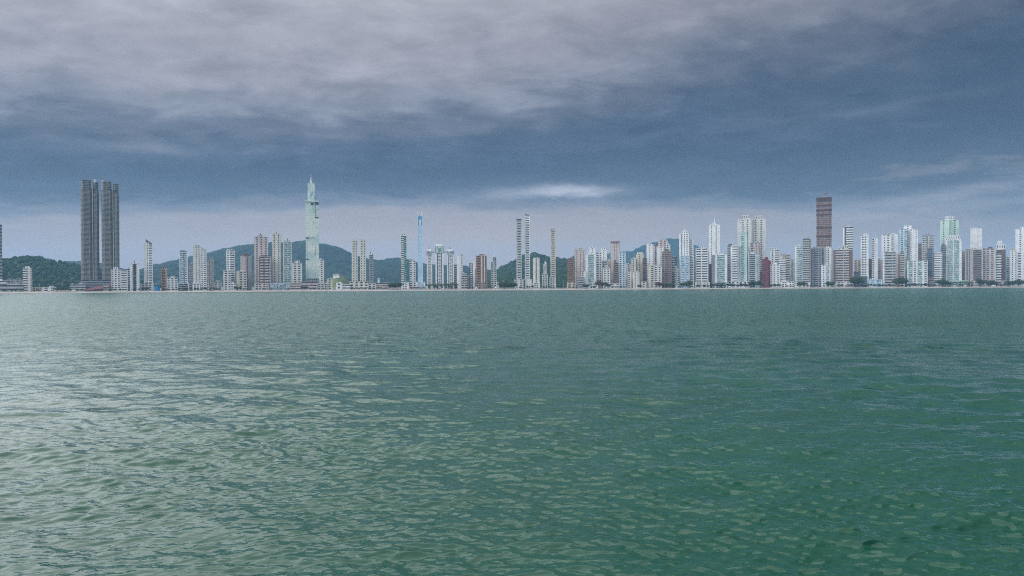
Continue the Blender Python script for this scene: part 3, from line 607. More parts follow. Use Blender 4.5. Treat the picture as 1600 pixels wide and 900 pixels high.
# ---- middle of the bay
b(525, 535, 443, 72, 'W', 'w.4 q1 w.5', 'small white cube building with one dark window column', fh=4, name='low_building')
b(535, 547.5, 445, 74, 'W', 's1', 'low white wing joined to the small white cube building', fh=3.4, name='low_building', clutter=False)
for nm, xa, lab, rt in ((0, 549.8, 'cream tower with dark window columns, left of two matching', 3), (1, 563.0, 'cream tower with dark window columns, right of two matching', -3)):
    b(xa, xa + 9.2, 376.5, 120, 'C', 'w.25 q.45 w.3 d.14 w.3 q.45 w.25', lab, fh=3.2, crown=((.04, .44, 374.2, 'C'), (.56, .96, 374.2, 'C')), rot=rt)
b(546.8, 575.3, 440.3, 80, 'C', 'p1 w.4 p1 w.4 p1 w.4 p1', 'wide cream podium under the two matching cream towers', fh=3.6, dp=18, name='podium_block', clutter=False)
b(577, 583.6, 399, 120, 'S', 'w.2 s1 w.2', 'slim dark grey tower with white rooftop box', c2='W', fh=2.3, crown=((.05, .6, 393, 'W'), (.6, .95, 396, 'W')), pod=(575.5, 587, 443.5, 'W', 'p1 w.3 p1'))
b(587, 607, 442.3, 74, 'P', 's1', 'long low pinkish building with thin roof edges left of the trees', fh=3, dp=18, name='low_building', clutter=False)
b(590, 593.4, 434.8, 90, 'L', 'g1', 'narrow pale blue lift tower above the low pinkish building', gl='p', name='lift_tower', cat='tower', clutter=False)
b(626.9, 635.2, 368.5, 120, 'O', 's.9 g.8', 'slim off-white tower with green glass strip and tall spire', gl='g', fh=2.8, crown=((.1, .8, 365, 'W'),), sp=(.55, 353.5, .7), pod=(626.8, 639, 441.5, 'W', 'w.3 q1 w.4'))
b(640, 649.6, 407.5, 130, 'W', 's1 w.2 l.3 p.8', 'short white tower between the green-strip spire tower and blue tower', fh=2.8, crown=((.05, .45, 405, 'Y'),))
def blue_tower():
    x0, x1 = 653.4, 660.6; pm = 657; Y = S(pm) + 130; azm = math.atan((pm - 800) / F); k = Y / F
    root = tag(empty('blue_skyscraper', ((pm - 800) / F * (Y + 8), Y + 8, 2.7), -azm), 'very slender pale blue skyscraper with white crown', 'skyscraper'); Hh = lambda y_: hgt(pm, y_, Y); w = 7.2 * k
    pal = plain_mat('pale_blue_glass', (.44, .62, .80), .2, 0, .03, .10); dkb = plain_mat('deep_blue_glass', (.13, .33, .52), .2, 0, .05, .25)
    for nm, ya, yb, s0, s1, mt in (('shaft', 352.5, 441, 1.0, 1.12, pal), ('upper_shaft', 338, 352.5, .97, .97, dkb)):
        a, c = w * s1 / 2, w * s0 / 2
        v = MB().prism([(-a, -8), (a, -8), (a, 8), (-a, 8)], Hh(yb), Hh(ya), [(-c, -8), (c, -8), (c, 8), (-c, 8)]).obj(nm, mt, root)
        s_ = MB(); n = int((Hh(ya) - Hh(yb)) / 4.2)
        for i in range(n): q = a + (c - a) * i / n; s_.box(-q - .03, q + .03, -8.08, 8, Hh(yb) + i * 4.2, Hh(yb) + i * 4.2 + .4)
        s_.obj('floor_lines', wall_mat((.50, .64, .76)), v, None, True)
    for sx in (-1, 1): MB().prism([(sx * w * .5 - .6, -8.5), (sx * w * .5 + .6, -8.5), (sx * w * .5 + .6, -5), (sx * w * .5 - .6, -5)], Hh(441), Hh(334)).obj('corner_fin', wall_mat((.62, .72, .80)), root)
    MB().box(-w * .18, w * .18, -8.3, -7, Hh(352), Hh(344)).obj('sky_terrace', wall_mat(PAL['W']), root)
    MB().box(-w * .52, w * .52, -8.6, 8, Hh(368.5), Hh(367.6)).obj('belt', wall_mat(PAL['W']), root)
    MB().box(-w * .2, w * .2, -6, 6, Hh(338), Hh(334)).obj('crown_core', wall_mat(PAL['L']), root)
    for sx in (-1, 1): MB().prism([(sx * w * .2 - .8, -7), (sx * w * .2 + .8, -7), (sx * w * .2 + .8, 7), (sx * w * .2 - .8, 7)], Hh(337), Hh(330.5), [(sx * w * .46 - 1.6, -7), (sx * w * .46 + 1.6, -7), (sx * w * .46 + 1.6, 7), (sx * w * .46 - 1.6, 7)]).obj('crown_petal', wall_mat(PAL['W']), root)
    block(root, 14 * k, 24, -.5, Hh(441), 4.5, PAL['W'], PAL['W'], GL['p'], 'w.3 g2 w.3', 'w1 p1', 0, -3, 'podium_')
blue_tower()
# ---- three linked towers
def linked(x0, x1, ybody, yhead, ycap, label, head_glass):
    pm, Y, loc, rz, W, D = place(x0, x1, 110, 0, 16); root = tag(empty('linked_tower', loc, rz), label, 'building', 'three towers joined by high bridges')
    Hh = lambda y_: hgt(pm, y_, Y)
    block(root, W, D, -.5, Hh(ybody), 2.3 / F * Y, PAL['W'], PAL['W'], GL['k'], 'w.55 d.35 p1.2 d.3 w.55', 'w1 p1 w1', lip=False)
    MB().box(-W / 2 - .8, W / 2 + .8, -D / 2 - .8, D / 2 + .8, Hh(ybody), Hh(yhead)).obj('head', wall_mat(PAL['W']), root)
    MB().box(-W * .36, W * .36, -D / 2 - 1.0, -D / 2 - .6, Hh(ybody) + 1.2, Hh(yhead) - 1.6).obj('head_glazing', glass_mat(GL[head_glass], False), root)
    for sx in (-1, 1): MB().box(sx * W * .46 - .7, sx * W * .46 + .7, -D / 2 - 1.0, -D / 2 - .6, Hh(ybody) + .6, Hh(yhead) - .8).obj('head_slot', glass_mat(GL['k']), root)
    MB().box(-W * .44, W * .30, -D * .3, D * .3, Hh(yhead), Hh(yhead - 2.2)).obj('roof_block', wall_mat(PAL['W']), root)
    MB().box(-W * .20, W * .10, -D * .2, D * .2, Hh(yhead - 2.2), Hh(ycap)).obj('roof_tank', wall_mat(PAL['G']), root)
linked(667, 675.4, 398.5, 391.3, 386.6, 'left one of three white towers joined by high bridges', 's')
linked(680.6, 693.2, 395.5, 383.6, 381, 'tallest, middle one of three white towers joined by high bridges', 't')
linked(698.7, 709.2, 398, 391.5, 386.4, 'right one of three white towers joined by high bridges', 's')
for xa, xb, lab in ((675.4, 680.6, 'thin high bridge between left and middle linked white towers'), (693.2, 698.7, 'thin high bridge between middle and right linked white towers')):
    pm, Y, loc, rz, W, D = place(xa, xb, 116, 0, 4); root = tag(empty('sky_bridge', (loc.x, loc.y, unproj(pm, 394.2, Y).z), rz), lab, 'bridge', 'high bridges of the linked towers')
    MB().box(-W / 2 - .8, W / 2 + .8, -2, 2, -.7, .5).obj('walkway', wall_mat(PAL['S']), root); MB().box(-W / 2 - .8, W / 2 + .8, -2, -1.8, .5, 1.6).obj('railing', wall_mat(PAL['H']), root)
b(709, 714.5, 414.5, 170, 'G', 's1', 'narrow grey tower behind, right of the three linked towers', fh=2.4)
b(714, 723.3, 399, 110, 'W', 'w1.4 d.15 w.3 q.9', 'slim plain white tower with dark greenish right edge', gl='k', fh=2.6, crown=((.72, .98, 397, 'S'),), sp=(.2, 394, .25))
b(721.5, 730, 427.5, 84, 'Y', 'a1 w.15 a1', 'low salmon block with brown balcony bands', c2='P', fh=2.8, crown=((.0, .45, 425, 'Y'),))
b(729.5, 733.5, 430.5, 95, 'H', 's1', 'thin grey low block squeezed beside the salmon block', fh=2.6, clutter=False)
b(733.5, 742.6, 410.5, 105, 'W', 'd.35 b.8 d.2 w1', 'white tower with dark balconies on its left half', fh=2.5, crown=((.3, .6, 408, 'W'),))
b(743.8, 760.8, 399.5, 90, 'Y', 'c.25 a1 c.2 w.35 c.3 d.2 w.3 d.2 c.35', 'broad orange and cream tower with reddish base', c2='T', fh=3.2, crown=((.3, .78, 397, 'T'),), pod=(743.5, 761.5, 442, 'M', 'p1 w.3 p1'), side='c1 w1 c1')
b(767, 776, 410, 95, 'H', 'q1 w.15 q1', 'grey gridded tower with round top and thin spire', fh=2.6, crown=((.35, .95, 401.5, 'S'), (.4, .75, 399, 'W', .5)), sp=(.62, 394.3, .4))
b(775.5, 779.8, 441.5, 84, 'W', 'p1', 'tiny white block at the right foot of the grey spire tower', clutter=False, name='low_building')
b(807, 815.2, 344.5, 110, 'H', 'w.3 s1 w.2', 'very thin grey balcony tower with dark top, left of two needles', c2='W', fh=3.4, crown=((.05, .95, 342, 'K'),), side='d1 w1 d1', pod=(803.8, 817.2, 436.5, 'O', 'p1 w.4 p1'), dp=13)
b(820.3, 828.2, 336.5, 125, 'W', 'w.25 s1.2 w.25', 'very thin white banded tower, taller right one of two needles', c2='H', fh=3.0, crown=((.1, .35, 334, 'D'), (.3, .85, 335.3, 'D')), pod=(817.6, 831, 436.5, 'W', 'w.25 d.3 w2'), dp=13)
b(832.8, 843.2, 404, 95, 'O', 'w1 c.35 w1', 'plain cream slab tower with one brown stripe', c2='N', fh=2.4, crown=((.05, .95, 402.5, 'O'),), pod=(832, 844, 442.5, 'O', 'w.4 p1 w.4'))
b(846.8, 856.2, 428.5, 90, 'H', 'w.15 q1 w.1 q1 w.15', 'short grey block with slim white upper shaft', fh=2.4, crown=((.25, .78, 412, 'H', .6), (.45, .75, 408.5, 'W', .4)))
b(860.2, 868.3, 361.5, 110, 'Y', 'w.3 s1 w.3', 'slender cream tower with balcony stack and white cap', c2='O', fh=2.6, crown=((-.03, 1.03, 359, 'O', 1), (.1, .8, 357.2, 'G')), pod=(858.4, 868.8, 434, 'O', 'w.2 p1 w.3'), dp=13)

# ---- dense right half, front and back rows
b(887, 896.3, 404.5, 100, 'T', 'w.2 c.15 b1 c.15 w.2', 'rusty orange-brown tower with vertical ribs', c2='N', fh=2.6, crown=((.3, .7, 403, 'T'),), pod=(885.7, 900, 441, 'B', 'w.3 p1 w.3 p1'))
b(898, 914, 391.5, 140, 'P', 'w.5 p.35 w.8 p.35 w.6 p.35 w.3', 'pinkish white tower with stepped pale crown', fh=2.3, crown=((.0, .25, 389.5, 'P'), (.35, .72, 386.5, 'P'), (.45, .6, 384.5, 'W', .4)))
b(903, 912.5, 433.5, 76, 'G', 's1', 'small grey banded low-rise below the pinkish white tower', fh=2.8, name='low_building')
b(908, 915.2, 424, 92, 'O', 'p1 w.5', 'small off-white low block left of the teal glass tower', fh=2.6, clutter=False)
b(914.6, 931.8, 398, 100, 'W', 'w.45 t1.1 w.5', 'white tower with wide teal glass centre and arched top', gl='t', fh=2.6, crown=((.0, 1.0, 396.8, 'W', .9), (.25, .7, 395, 'W', .6)), rot=4, pod=(917, 934, 444, 'W', 'w.3 p1 w.3'))
b(921, 930.5, 387.5, 210, 'W', 'w1 p.5 w1', 'plain white box tower rising behind the teal centre tower', fh=2.4, crown=((.0, 1.0, 385.2, 'W'),))
b(932, 941, 395, 120, 'W', 'b.8 w.25 q.8 w.2', 'white tower with columns of dark square windows', fh=2.9, crown=((.0, .5, 393.5, 'G'),))
b(938.6, 948.3, 391, 190, 'W', 'w1 p.4 w1', 'blank white tower with rounded cap behind the square-window tower', fh=2.4, crown=((.1, .8, 387.2, 'W'),))
b(941, 950, 409, 130, 'H', 'q1 w.2', 'grey block under the blank white tower', fh=2.6, crown=((.0, 1.0, 407.3, 'S'),), clutter=False)
b(948.5, 958, 408.5, 150, 'B', 'w1 p.4 w.6', 'plain beige slab left of the red-capped tower', fh=2.6, crown=((.1, .5, 405, 'W'),))
b(942, 953.6, 419.5, 84, 'O', 'w.3 p.6 w.4 p.6 w.3', 'low off-white tower with pointed middle before the beige slab', fh=2.8, crown=((.25, .75, 416.5, 'O'), (.38, .62, 414.3, 'O', .4)))
b(954.5, 968, 380.2, 130, 'P', 'w1 p.3 w.3 p.3 w.6', 'tall pale pink tower with dark red cap', c2='N', fh=2.4, crown=((-.03, 1.03, 377, 'M', 1.05),), side='b1')
b(958.8, 966, 411, 96, 'M', 'c.5 b.9 c.2', 'narrow brown tower with dark balconies below the red-capped tower', c2='N', fh=2.6, crown=((.05, .5, 406, 'N'),))
b(953, 968, 443.5, 76, 'O', 'p1 w.3 p1', 'low off-white podium with shops below the narrow brown tower', name='low_building', clutter=False, fh=3)
b(967, 977.5, 394.5, 100, 'L', 'w.25 p.8 w.3 p.8 w.25', 'bluish white tower right of the red-capped pink tower', fh=2.8, crown=((.05, .95, 393, 'G'),))
b(977.6, 986, 413, 140, 'W', 'w.7 p.6 w.4', 'short white tower with stepped side between bluish and cream towers', fh=2.6, crown=((.05, .6, 411, 'W'),))
b(981, 986.5, 424, 96, 'C', 'p1 w.4', 'thin cream low tower between short white and cream stepped towers', fh=2.6, clutter=False)
b(986, 995, 404.5, 120, 'C', 'w.3 p.5 w.5 d.2', 'cream tower with window slits, lower left of cream pair', fh=2.5, rot=5)
b(994, 1006, 397, 135, 'Y', 'w.6 p.4 w.6 c.3', 'cream tower with white roof box, taller right of cream pair', c2='B', fh=2.5, crown=((.15, .85, 394, 'W'),), rot=5)
b(1004.3, 1010.6, 404, 115, 'N', 'b1', 'narrow dark brown tower with pale balcony bands', c2='Y', fh=2.9, clutter=False)
b(989, 999.2, 425.5, 82, 'O', 'w.5 p.5 w.6 p.3 w.3', 'plain low white block with arched top in front of cream pair', fh=2.8, crown=((.2, .8, 424, 'O'),))
b(1002, 1010, 440.5, 76, 'Y', 'w.3 p1 w.3', 'small cream low-rise beneath the narrow dark brown tower', fh=3, name='low_building', clutter=False)
b(1010.3, 1022, 382.5, 150, 'W', 'w.8 p.35 w.7 p.35', 'white tower left of the dark slot before the blue mountain', fh=2.4, crown=((.1, .7, 381, 'W'),), rot=-4)
b(1021.5, 1028.5, 385, 185, 'P', 'w.4 d.3 w.4', 'narrow dull pink tower in the gap between two white towers', fh=2.4, crown=((.4, 1.0, 379, 'D'),))
b(1026, 1037, 386, 145, 'W', 'w1 p.4 w.5', 'plain white tower left of the brown rounded tower', fh=2.4, clutter=False)
b(1028.5, 1043.5, 376.5, 220, 'P', 'w.4 p.5 w.4 p.5 w.4', 'pale pink tower highest behind, against the blue mountain', fh=2.4, crown=((.25, .9, 374, 'P'),), sp=(.7, 370.5, .3))
b(1041, 1047.5, 383, 200, 'O', 'p1 w.5', 'thin off-white tower beside the highest pale pink tower', fh=2.4)
b(1034.3, 1050.2, 394, 105, 'M', 'p.7 w.12 b1 w.12 p.7', 'brown rounded tower with stepped dark crown', c2='N', fh=2.5, crown=((.12, .8, 391, 'M'), (.28, .66, 388.8, 'N', .5)), rot=-3)
b(1013, 1022, 415.5, 86, 'Y', 'w.5 p.8', 'cream low tower, left wing of a white stepped front block', fh=2.7)
b(1021, 1034, 417, 82, 'O', 'w.3 p1 w.3 p.7 w.3', 'white stepped front block below the pink and white towers', fh=2.7, crown=((.1, .55, 413.5, 'O'),))
b(1049.5, 1057.3, 402, 120, 'D', 'b1 d.4', 'dark tower with staggered white balconies', c2='W', fh=3.2, crown=((.1, .8, 400.3, 'W'),))
for o in list(bpy.data.objects):
    if o.name.startswith('balconies') and o.parent and o.parent.parent and o.parent.parent.get('label', '') in ('dark tower with staggered white balconies',): o.data.materials[0] = wall_mat(PAL['H'])
b(1054.5, 1061.5, 418, 96, 'G', 'p1 w.2 p1', 'low grey tower between dark staggered tower and big white tower', fh=2.8)
b(1061.3, 1078, 365.5, 120, 'W', 'w.7 d.3 w.5 q.5 w.3 p.6 w.3', 'big white tower with stepped crown and needle', fh=2.5, crown=((.25, .85, 361.5, 'W'), (.36, .72, 359.3, 'W', .5)), sp=(.55, 354.5, .35), rot=-6)
b(1075, 1083.8, 374.5, 132, 'W', 's1 w.3', 'white banded shoulder of the big stepped white tower', fh=2.6, clutter=False)
b(1063, 1077.5, 400, 92, 'L', 'w.25 t.8 w.25 t.8 w.25', 'pale blue balcony tower in front of the big stepped white tower', gl='p', fh=2.9)
b(1077.8, 1084.5, 402, 98, 'O', 'b1 w.3', 'narrow white balcony tower at the right of pale blue tower', fh=3.0)
b(1087, 1106.8, 388.5, 95, 'W', 'w.15 b1.1 w.3 b1.3 w.2', 'broad white tower of dark deep balconies and domed roof boxes', c2='O', fh=3.1, crown=((.05, .35, 387, 'O'), (.42, .66, 384.7, 'O'), (.7, .95, 386.6, 'O')), pod=(1086, 1109, 441.5, 'O', 'w.2 p1 w.2 p1 w.2'))
b(1084.5, 1088, 414, 150, 'G', 'p1', 'sliver of grey block between two white balcony towers', clutter=False)
b(1107.8, 1125, 352, 160, 'W', 'w.5 p.35 w.9 d.18 w.9', 'slim white tower with black stripe and sail-shaped spire', fh=2.5, crown=((.1, .9, 350.3, 'W'), (.28, .62, 347.5, 'W', .5)), sp=(.52, 338.5, 1.1))
b(1106.8, 1112.5, 413, 120, 'N', 's1', 'narrow dark brown block under the slim sail-spire tower', fh=2.8, clutter=False)
b(1112, 1136.3, 398.5, 90, 'W', 'c.7 w.35 t1.6 w.5', 'broad teal balcony tower with dark left flank and white frame', c2='S', gl='t', fh=2.7, crown=((.3, .8, 395, 'W'),), pod=(1117, 1136.5, 441, 'E', 'w.2 g1 w.2'))
b(1135.7, 1143.5, 384.5, 125, 'G', 'p1 w.3', 'grey tower with dark flag-like roof left of white slab tower', fh=2.8, crown=((.3, 1.0, 381, 'D'),))
b(1142, 1156.3, 385, 95, 'W', 'w.5 s1.6 c.5', 'white slab tower with faint bands and right flank shaded grey', c2='G', fh=3.2, crown=((.15, .6, 383, 'W'),), rot=-10, pod=(1141, 1157, 441.5, 'W', 'w.3 p1 w.3'))  # grey right bay puts the flank's shade into the wall colour
b(1152.3, 1174.2, 343.5, 170, 'O', 'w.9 q.35 w.5 q.35 w.6', 'huge off-white tower, left half of a tall pair', fh=2.8, crown=((.05, .35, 341, 'O'), (.32, .82, 335.7, 'O'), (.82, 1.0, 340, 'O')), side='w1')
b(1174.2, 1196.5, 343.5, 172, 'O', 'w.3 c.15 q.45 w.5 q.45 w.5', 'huge off-white tower, right half of a tall pair', c2='B', fh=2.8, crown=((.28, .78, 336.5, 'O'), (.05, .25, 341, 'O'), (.8, .98, 341, 'O')), side='w1')
b(1156.5, 1168.8, 365, 100, 'E', 'w.35 t.9 c.9', 'tall teal glass tower with slanted right face', c2='V', gl='t', fh=3.0, crown=((.15, .9, 363, 'E'),), rot=-8)
b(1172, 1187.3, 380, 130, 'P', 'q.9 w.4 p.3 w.4', 'pinkish grey tower directly before the huge off-white pair', fh=3.0, crown=((.3, .9, 377.5, 'G'),), rot=-8)
b(1169.5, 1182, 397, 92, 'L', 'w.2 a1.4 w.3', 'pale tower with blue-grey balcony grid before the pinkish grey tower', c2='G', fh=2.6)
b(1180.5, 1187.5, 397.5, 100, 'O', 'w.8 p.4', 'plain off-white flank tower left of the red tower', fh=2.6, clutter=False)
b(1186.8, 1191, 425, 110, 'S', 'p1', 'thin grey sliver block just left of the red tower', clutter=False)
b(1191, 1202, 406.5, 88, 'R', 'w.15 p1 w.2 p1 w.25', 'dark red tower, the only fully red one', fh=2.8, crown=((.35, .85, 401.8, 'R'), (.0, .3, 404.8, 'R')), side='w1', rot=-6)
b(1201, 1205, 409, 110, 'R', 'w1', 'dark red rear shaft attached behind the dark red tower', clutter=False, crown=((.0, 1.0, 407.5, 'R'),))
b(1203, 1217.3, 391, 170, 'W', 'w.4 p.5 w.3 s1', 'white tower with box top behind the low white front block', fh=2.8, crown=((.0, .7, 386.5, 'W'), (.7, 1.0, 389.2, 'W')))
b(1202.3, 1218.5, 413.5, 90, 'W', 'p.5 w.4 q.3 w.5 p.5 w.2', 'low white front block right beside the dark red tower', fh=2.8, rot=4)
b(1218, 1227.5, 404, 100, 'W', 's1', 'white banded low tower left of the beige slatted tower', fh=3.0, clutter=False)
b(1219, 1235, 399, 130, 'Y', 'w.4 p.6 c.15 b1', 'beige slatted tower with tan roof boxes', c2='N', fh=2.9, crown=((.05, .55, 396.3, 'B'), (.7, .95, 397.5, 'B')))
b(1235.8, 1241.8, 405.5, 140, 'W', 'p1 w.5', 'small white tower in the gap left of the pale green-white tower', fh=2.6)
b(1242, 1254.6, 384, 120, 'W', 'w.3 p.4 t.9 w.2', 'white and pale green tower left of the striped grey tower', gl='t', fh=2.7, crown=((.35, .95, 381.5, 'L'),))
b(1254.2, 1267.2, 373.5, 100, 'H', 'b1.2 c.25', 'striped grey tower with brown bands and small roof boxes', c2='M', fh=2.9, crown=((.1, .9, 371.5, 'G'), (.6, .85, 370.3, 'G', .4)))
b(1267, 1284, 388.5, 96, 'S', 'p.6 d.2 b.8 w.2 q.8', 'dark grey tower under the brown construction tower', c2='W', fh=2.8, crown=((.15, 1.1, 386, 'H', .9),), rot=8)
b(1279, 1290, 386.5, 112, 'H', 'd.3 w.4 d.3 w.4', 'grey striped tower with white top slab before the construction tower', fh=2.8, clutter=False)
b(1289.4, 1301.3, 387, 115, 'W', 'w.5 p.4 w.5 c.3', 'pale white tower at the right foot of the construction tower', c2='G', fh=2.8, crown=((.1, .7, 385, 'W'),))
b(1283.3, 1297, 414.5, 82, 'W', 'w.3 p.5 w.3 t.8 w.2', 'low white and pale green front block before the dark grey tower', gl='t', fh=2.9, crown=((.5, .75, 411.5, 'W'),))
b(1244, 1266, 441.5, 74, 'W', 'p1 w.3 p1 w.3', 'low white beachfront building below the striped grey tower', fh=3, name='low_building', clutter=False)
b(1219, 1241, 440.5, 74, 'W', 'w.3 q1 w.4 q1', 'low white beachfront villa left of the green kerb trees', fh=3, name='low_building', crown=((.1, .5, 438.5, 'W'),))

# ---- brown tower under construction
def construction():
    pm, Y, loc, rz, W, D = place(1275.3, 1299.7, 230, 0, 30); root = tag(empty('unfinished_skyscraper', loc, rz), 'tall brown skyscraper under construction with dark safety collars', 'skyscraper')
    Hh = lambda y_: hgt(pm, y_, Y); brick = wall_mat((.24, .145, .12)); net = plain_mat('safety_net', (.085, .052, .045), .9); lt = wall_mat((.40, .33, .30))
    w = W - 1.4
    block(root, w, D, -.5, Hh(314), 3.0 / F * Y, (.33, .205, .17), (.17, .085, .07), GL['k'], 'b.5 c.1 s1 c.10 s1 c.10 s1 c.1 b.5', 's1 c.2 s1', lip=False)
    MB().box(-W / 2, W / 2, -D / 2 - 1.6, D / 2 + 1.5, Hh(314.3), Hh(308.3)).obj('top_screen', net, root)
    for i in range(9): u = -W / 2 + (i + .5) * W / 9; MB().box(u - .3, u + .3, -D / 2 - 1.9, -D / 2 - 1.5, Hh(314.3), Hh(307.6)).obj('screen_post', net, root)
    for y_ in (320.5, 328, 335, 355.5, 368.5): MB().box(-W / 2 - .1, W / 2 + .1, -D / 2 - 1.8, D / 2 + 2, Hh(y_ + 1.0), Hh(y_ - .8)).obj('safety_collar', net, root)
    MB().box(-W * .1, W * .14, -5, 5, Hh(308), Hh(306.2)).obj('lift_core', lt, root)
    y_m = plain_mat('crane_steel', (.30, .10, .08))
    cr_ = tag(empty('tower_crane', (loc.x + .1 * W, loc.y, 2.7 + Hh(307.5)), rz + .5), 'small red tower crane on top of the unfinished brown skyscraper', 'crane')
    mast = MB()
    for sx in (-.6, .6):
        for sy in (-.6, .6): mast.box(sx - .14, sx + .14, sy - .14, sy + .14, 0, 13)
    for i in range(6): mast.tube((-.6, -.6, i * 2.1), (.6, -.6, i * 2.1 + 2.1), .1, .1, 4).tube((-.6, .6, i * 2.1), (.6, .6, i * 2.1 + 2.1), .1, .1, 4)
    mast.obj('mast', y_m, cr_); MB().box(-7, 9, -.5, .5, 11, 12).obj('jib', y_m, cr_); MB().box(-7, -4, -1, 1, 9.6, 11).obj('counterweight', wall_mat(PAL['S']), cr_); MB().box(-.9, .9, -.9, .9, 11.4, 13.4).obj('cab', wall_mat(PAL['D']), cr_)
construction()

b(1317, 1332.7, 355, 180, 'D', 'c.35 d.35 b1.5', 'white and black banded tower behind the red-brown broad tower', c2='W', fh=3.0, crown=((.2, .85, 352.5, 'W'),))
for o in list(bpy.data.objects):
    if o.name.startswith('balconies') and o.parent and o.parent.parent and o.parent.parent.get('label', '').startswith('white and black banded'): o.data.materials[0] = wall_mat(PAL['W'])
b(1302, 1332.7, 390.5, 92, 'P', 'c.35 b1.3 w.12 b.9 c.5', 'broad red-brown tower with wide white balcony bands', c2='N', fh=3.2, crown=((.3, .55, 385, 'O'), (.5, .78, 383, 'O'), (.15, .35, 387.5, 'O')), pod=(1306, 1334, 441, 'O', 'w.3 p1 w.4 p1'), rot=-4)
b(1334.5, 1345.3, 407, 150, 'B', 'p1 w.3 p1', 'beige low tower behind, between red-brown broad and white towers', fh=2.6)
b(1333.8, 1344.5, 425.5, 100, 'D', 'p1 w.2', 'dark low block behind the dark tree left of the white tower', fh=2.8, clutter=False)
b(1344.8, 1357.2, 369.5, 105, 'W', 'w.2 p1.4 w.5', 'white tower with open square frame at its top', fh=3.2, crown=((.0, .12, 365, 'W'), (.3, 1.0, 364.5, 'W')), pod=(1343, 1358, 431.5, 'L', 'w.3 g1 w.3'))
b(1356.5, 1362.5, 407.5, 150, 'N', 'p1 w.3', 'small red-roofed brown block between two slim white towers', c2='R', crown=((.1, .9, 404.5, 'R'),))
b(1362.3, 1371.5, 373.5, 110, 'W', 'p.7 l.3 w.6', 'slim white tower with thin antenna', fh=2.7, crown=((.05, .8, 371.8, 'W'),), sp=(.65, 361.5, .4))
b(1371, 1378.3, 407, 140, 'P', 'p1 w.3', 'small pink block right of the slim antenna tower', crown=((.1, .6, 404, 'P'),))
b(1358, 1378.5, 437, 76, 'L', 'w.3 q1 w.4 g1 w.3', 'pale blue low beachfront building below the slim antenna tower', gl='b', fh=3.2, name='low_building', crown=((.1, .45, 435, 'W'),))
b(1377.3, 1392, 367.5, 150, 'W', 'w.5 q.3 w.4 q.6 w.3', 'white tower with brown hat-like roof behind the navy grid tower', fh=3.0, crown=((.12, .85, 364.8, 'B', .8),))
b(1391.5, 1402.8, 366, 156, 'W', 'w.3 p.3 w.8', 'blank white tower adjoining the brown-hatted white tower', fh=3.0, crown=((.1, .6, 364, 'W'),))
b(1378.3, 1399.2, 394, 90, 'W', 'w.35 a1.6 w.08 a.5', 'white-framed tower with dark navy balcony grid', c2='H', fh=3.4, crown=((.1, .4, 392, 'G'), (.5, .8, 392.5, 'W')), rot=4)
b(1399.3, 1408, 397, 112, 'P', 'w.6 c.5 w.3', 'pinkish brown slab right of the navy grid tower', c2='M', fh=2.7, clutter=False)
b(1406, 1414.5, 395, 104, 'Y', 'b1 w.2', 'cream balcony tower with dark cap right of pinkish slab', fh=3.0, crown=((.2, .7, 392.5, 'D'),))
b(1405.3, 1417, 358, 150, 'L', 'w.3 p.7 w.3 t.6', 'pale blue left wing of the tall stepped white tower', gl='t', fh=2.8, clutter=False)
b(1412, 1424, 353, 162, 'W', 'w.6 p.4 w.5', 'tall white core of the stepped tower with pale blue wing', fh=2.8, crown=((.05, .5, 351, 'E'), (.6, .95, 352, 'G')))
b(1422.4, 1434.2, 359, 140, 'W', 'q.3 w.9 p.3 w.3', 'blank white right wing of the tall stepped tower', fh=2.8, crown=((.0, .5, 357, 'W'),))
b(1416.3, 1449.3, 408, 88, 'W', 'w.3 t.7 w.2 p.5 w.25 t.8 w.3 p.7', 'wide low white block with two teal balcony columns', gl='t', fh=2.9, clutter=False, rot=3)
b(1434, 1441.5, 381, 170, 'P', 'p1 w.3', 'narrow pink tower behind, left of the grey and white tower', fh=2.6)
b(1440.6, 1459, 368, 120, 'H', 'p.5 q.3 d.15 w.25 s.8', 'grey and white tower with overhanging upper right part', c2='W', fh=2.8, crown=((.1, .65, 366, 'G'), (.45, .6, 364, 'G', .4)))
b(1449.8, 1458.2, 388, 100, 'S', 'g1 w.15', 'dark glass tower below the grey overhanging tower', gl='n', fh=2.7, crown=((.0, 1.0, 386.8, 'N'),))
b(1446.8, 1459.3, 434, 78, 'M', 's1', 'low brown banded beachfront block below dark glass tower', fh=3.2, name='low_building', clutter=False)
b(1459, 1472.2, 396, 92, 'W', 's1 p.3', 'white tower of bold horizontal bands left of the green tower', fh=3.0, crown=((.05, .95, 394.3, 'W'),))
b(1468.6, 1483, 344.5, 150, 'V', 'w.5 q.4 c.5 w.4', 'pale green tower with bright green stripe, left half of the green pair', c2='V', gl='g', fh=2.9, crown=((.55, 1.0, 338, 'W'),))
b(1482.5, 1497.8, 344, 153, 'V', 'w.8 q.5 w.5', 'plain pale green tower, right half of the green pair', fh=2.9, crown=((.0, .55, 338, 'W'),))
b(1470, 1478, 383.5, 112, 'S', 'b1', 'dark slatted tower with dark cap before the pale green pair', c2='W', fh=2.9, crown=((.2, .7, 381.3, 'D'),))
b(1477.2, 1503.2, 375.5, 98, 'W', 'w.35 t1 l.2 t1 w.45', 'broad white and teal glass tower with white arch crown', gl='t', fh=2.6, crown=((.0, .95, 372, 'W', .9), (.2, .85, 367.5, 'W', .7)), rot=-3)
b(1516, 1534.3, 357.5, 170, 'W', 'w.3 c.06 w1 c.06 w.8', 'plain white slab tower with almost no windows', c2='H', fh=3, crown=((.0, .6, 355.5, 'W'), (.55, .95, 356.8, 'H')))
b(1502.8, 1509, 393, 140, 'P', 'p1 w.3', 'thin pink tower between teal arch tower and brown banded tower', clutter=False)
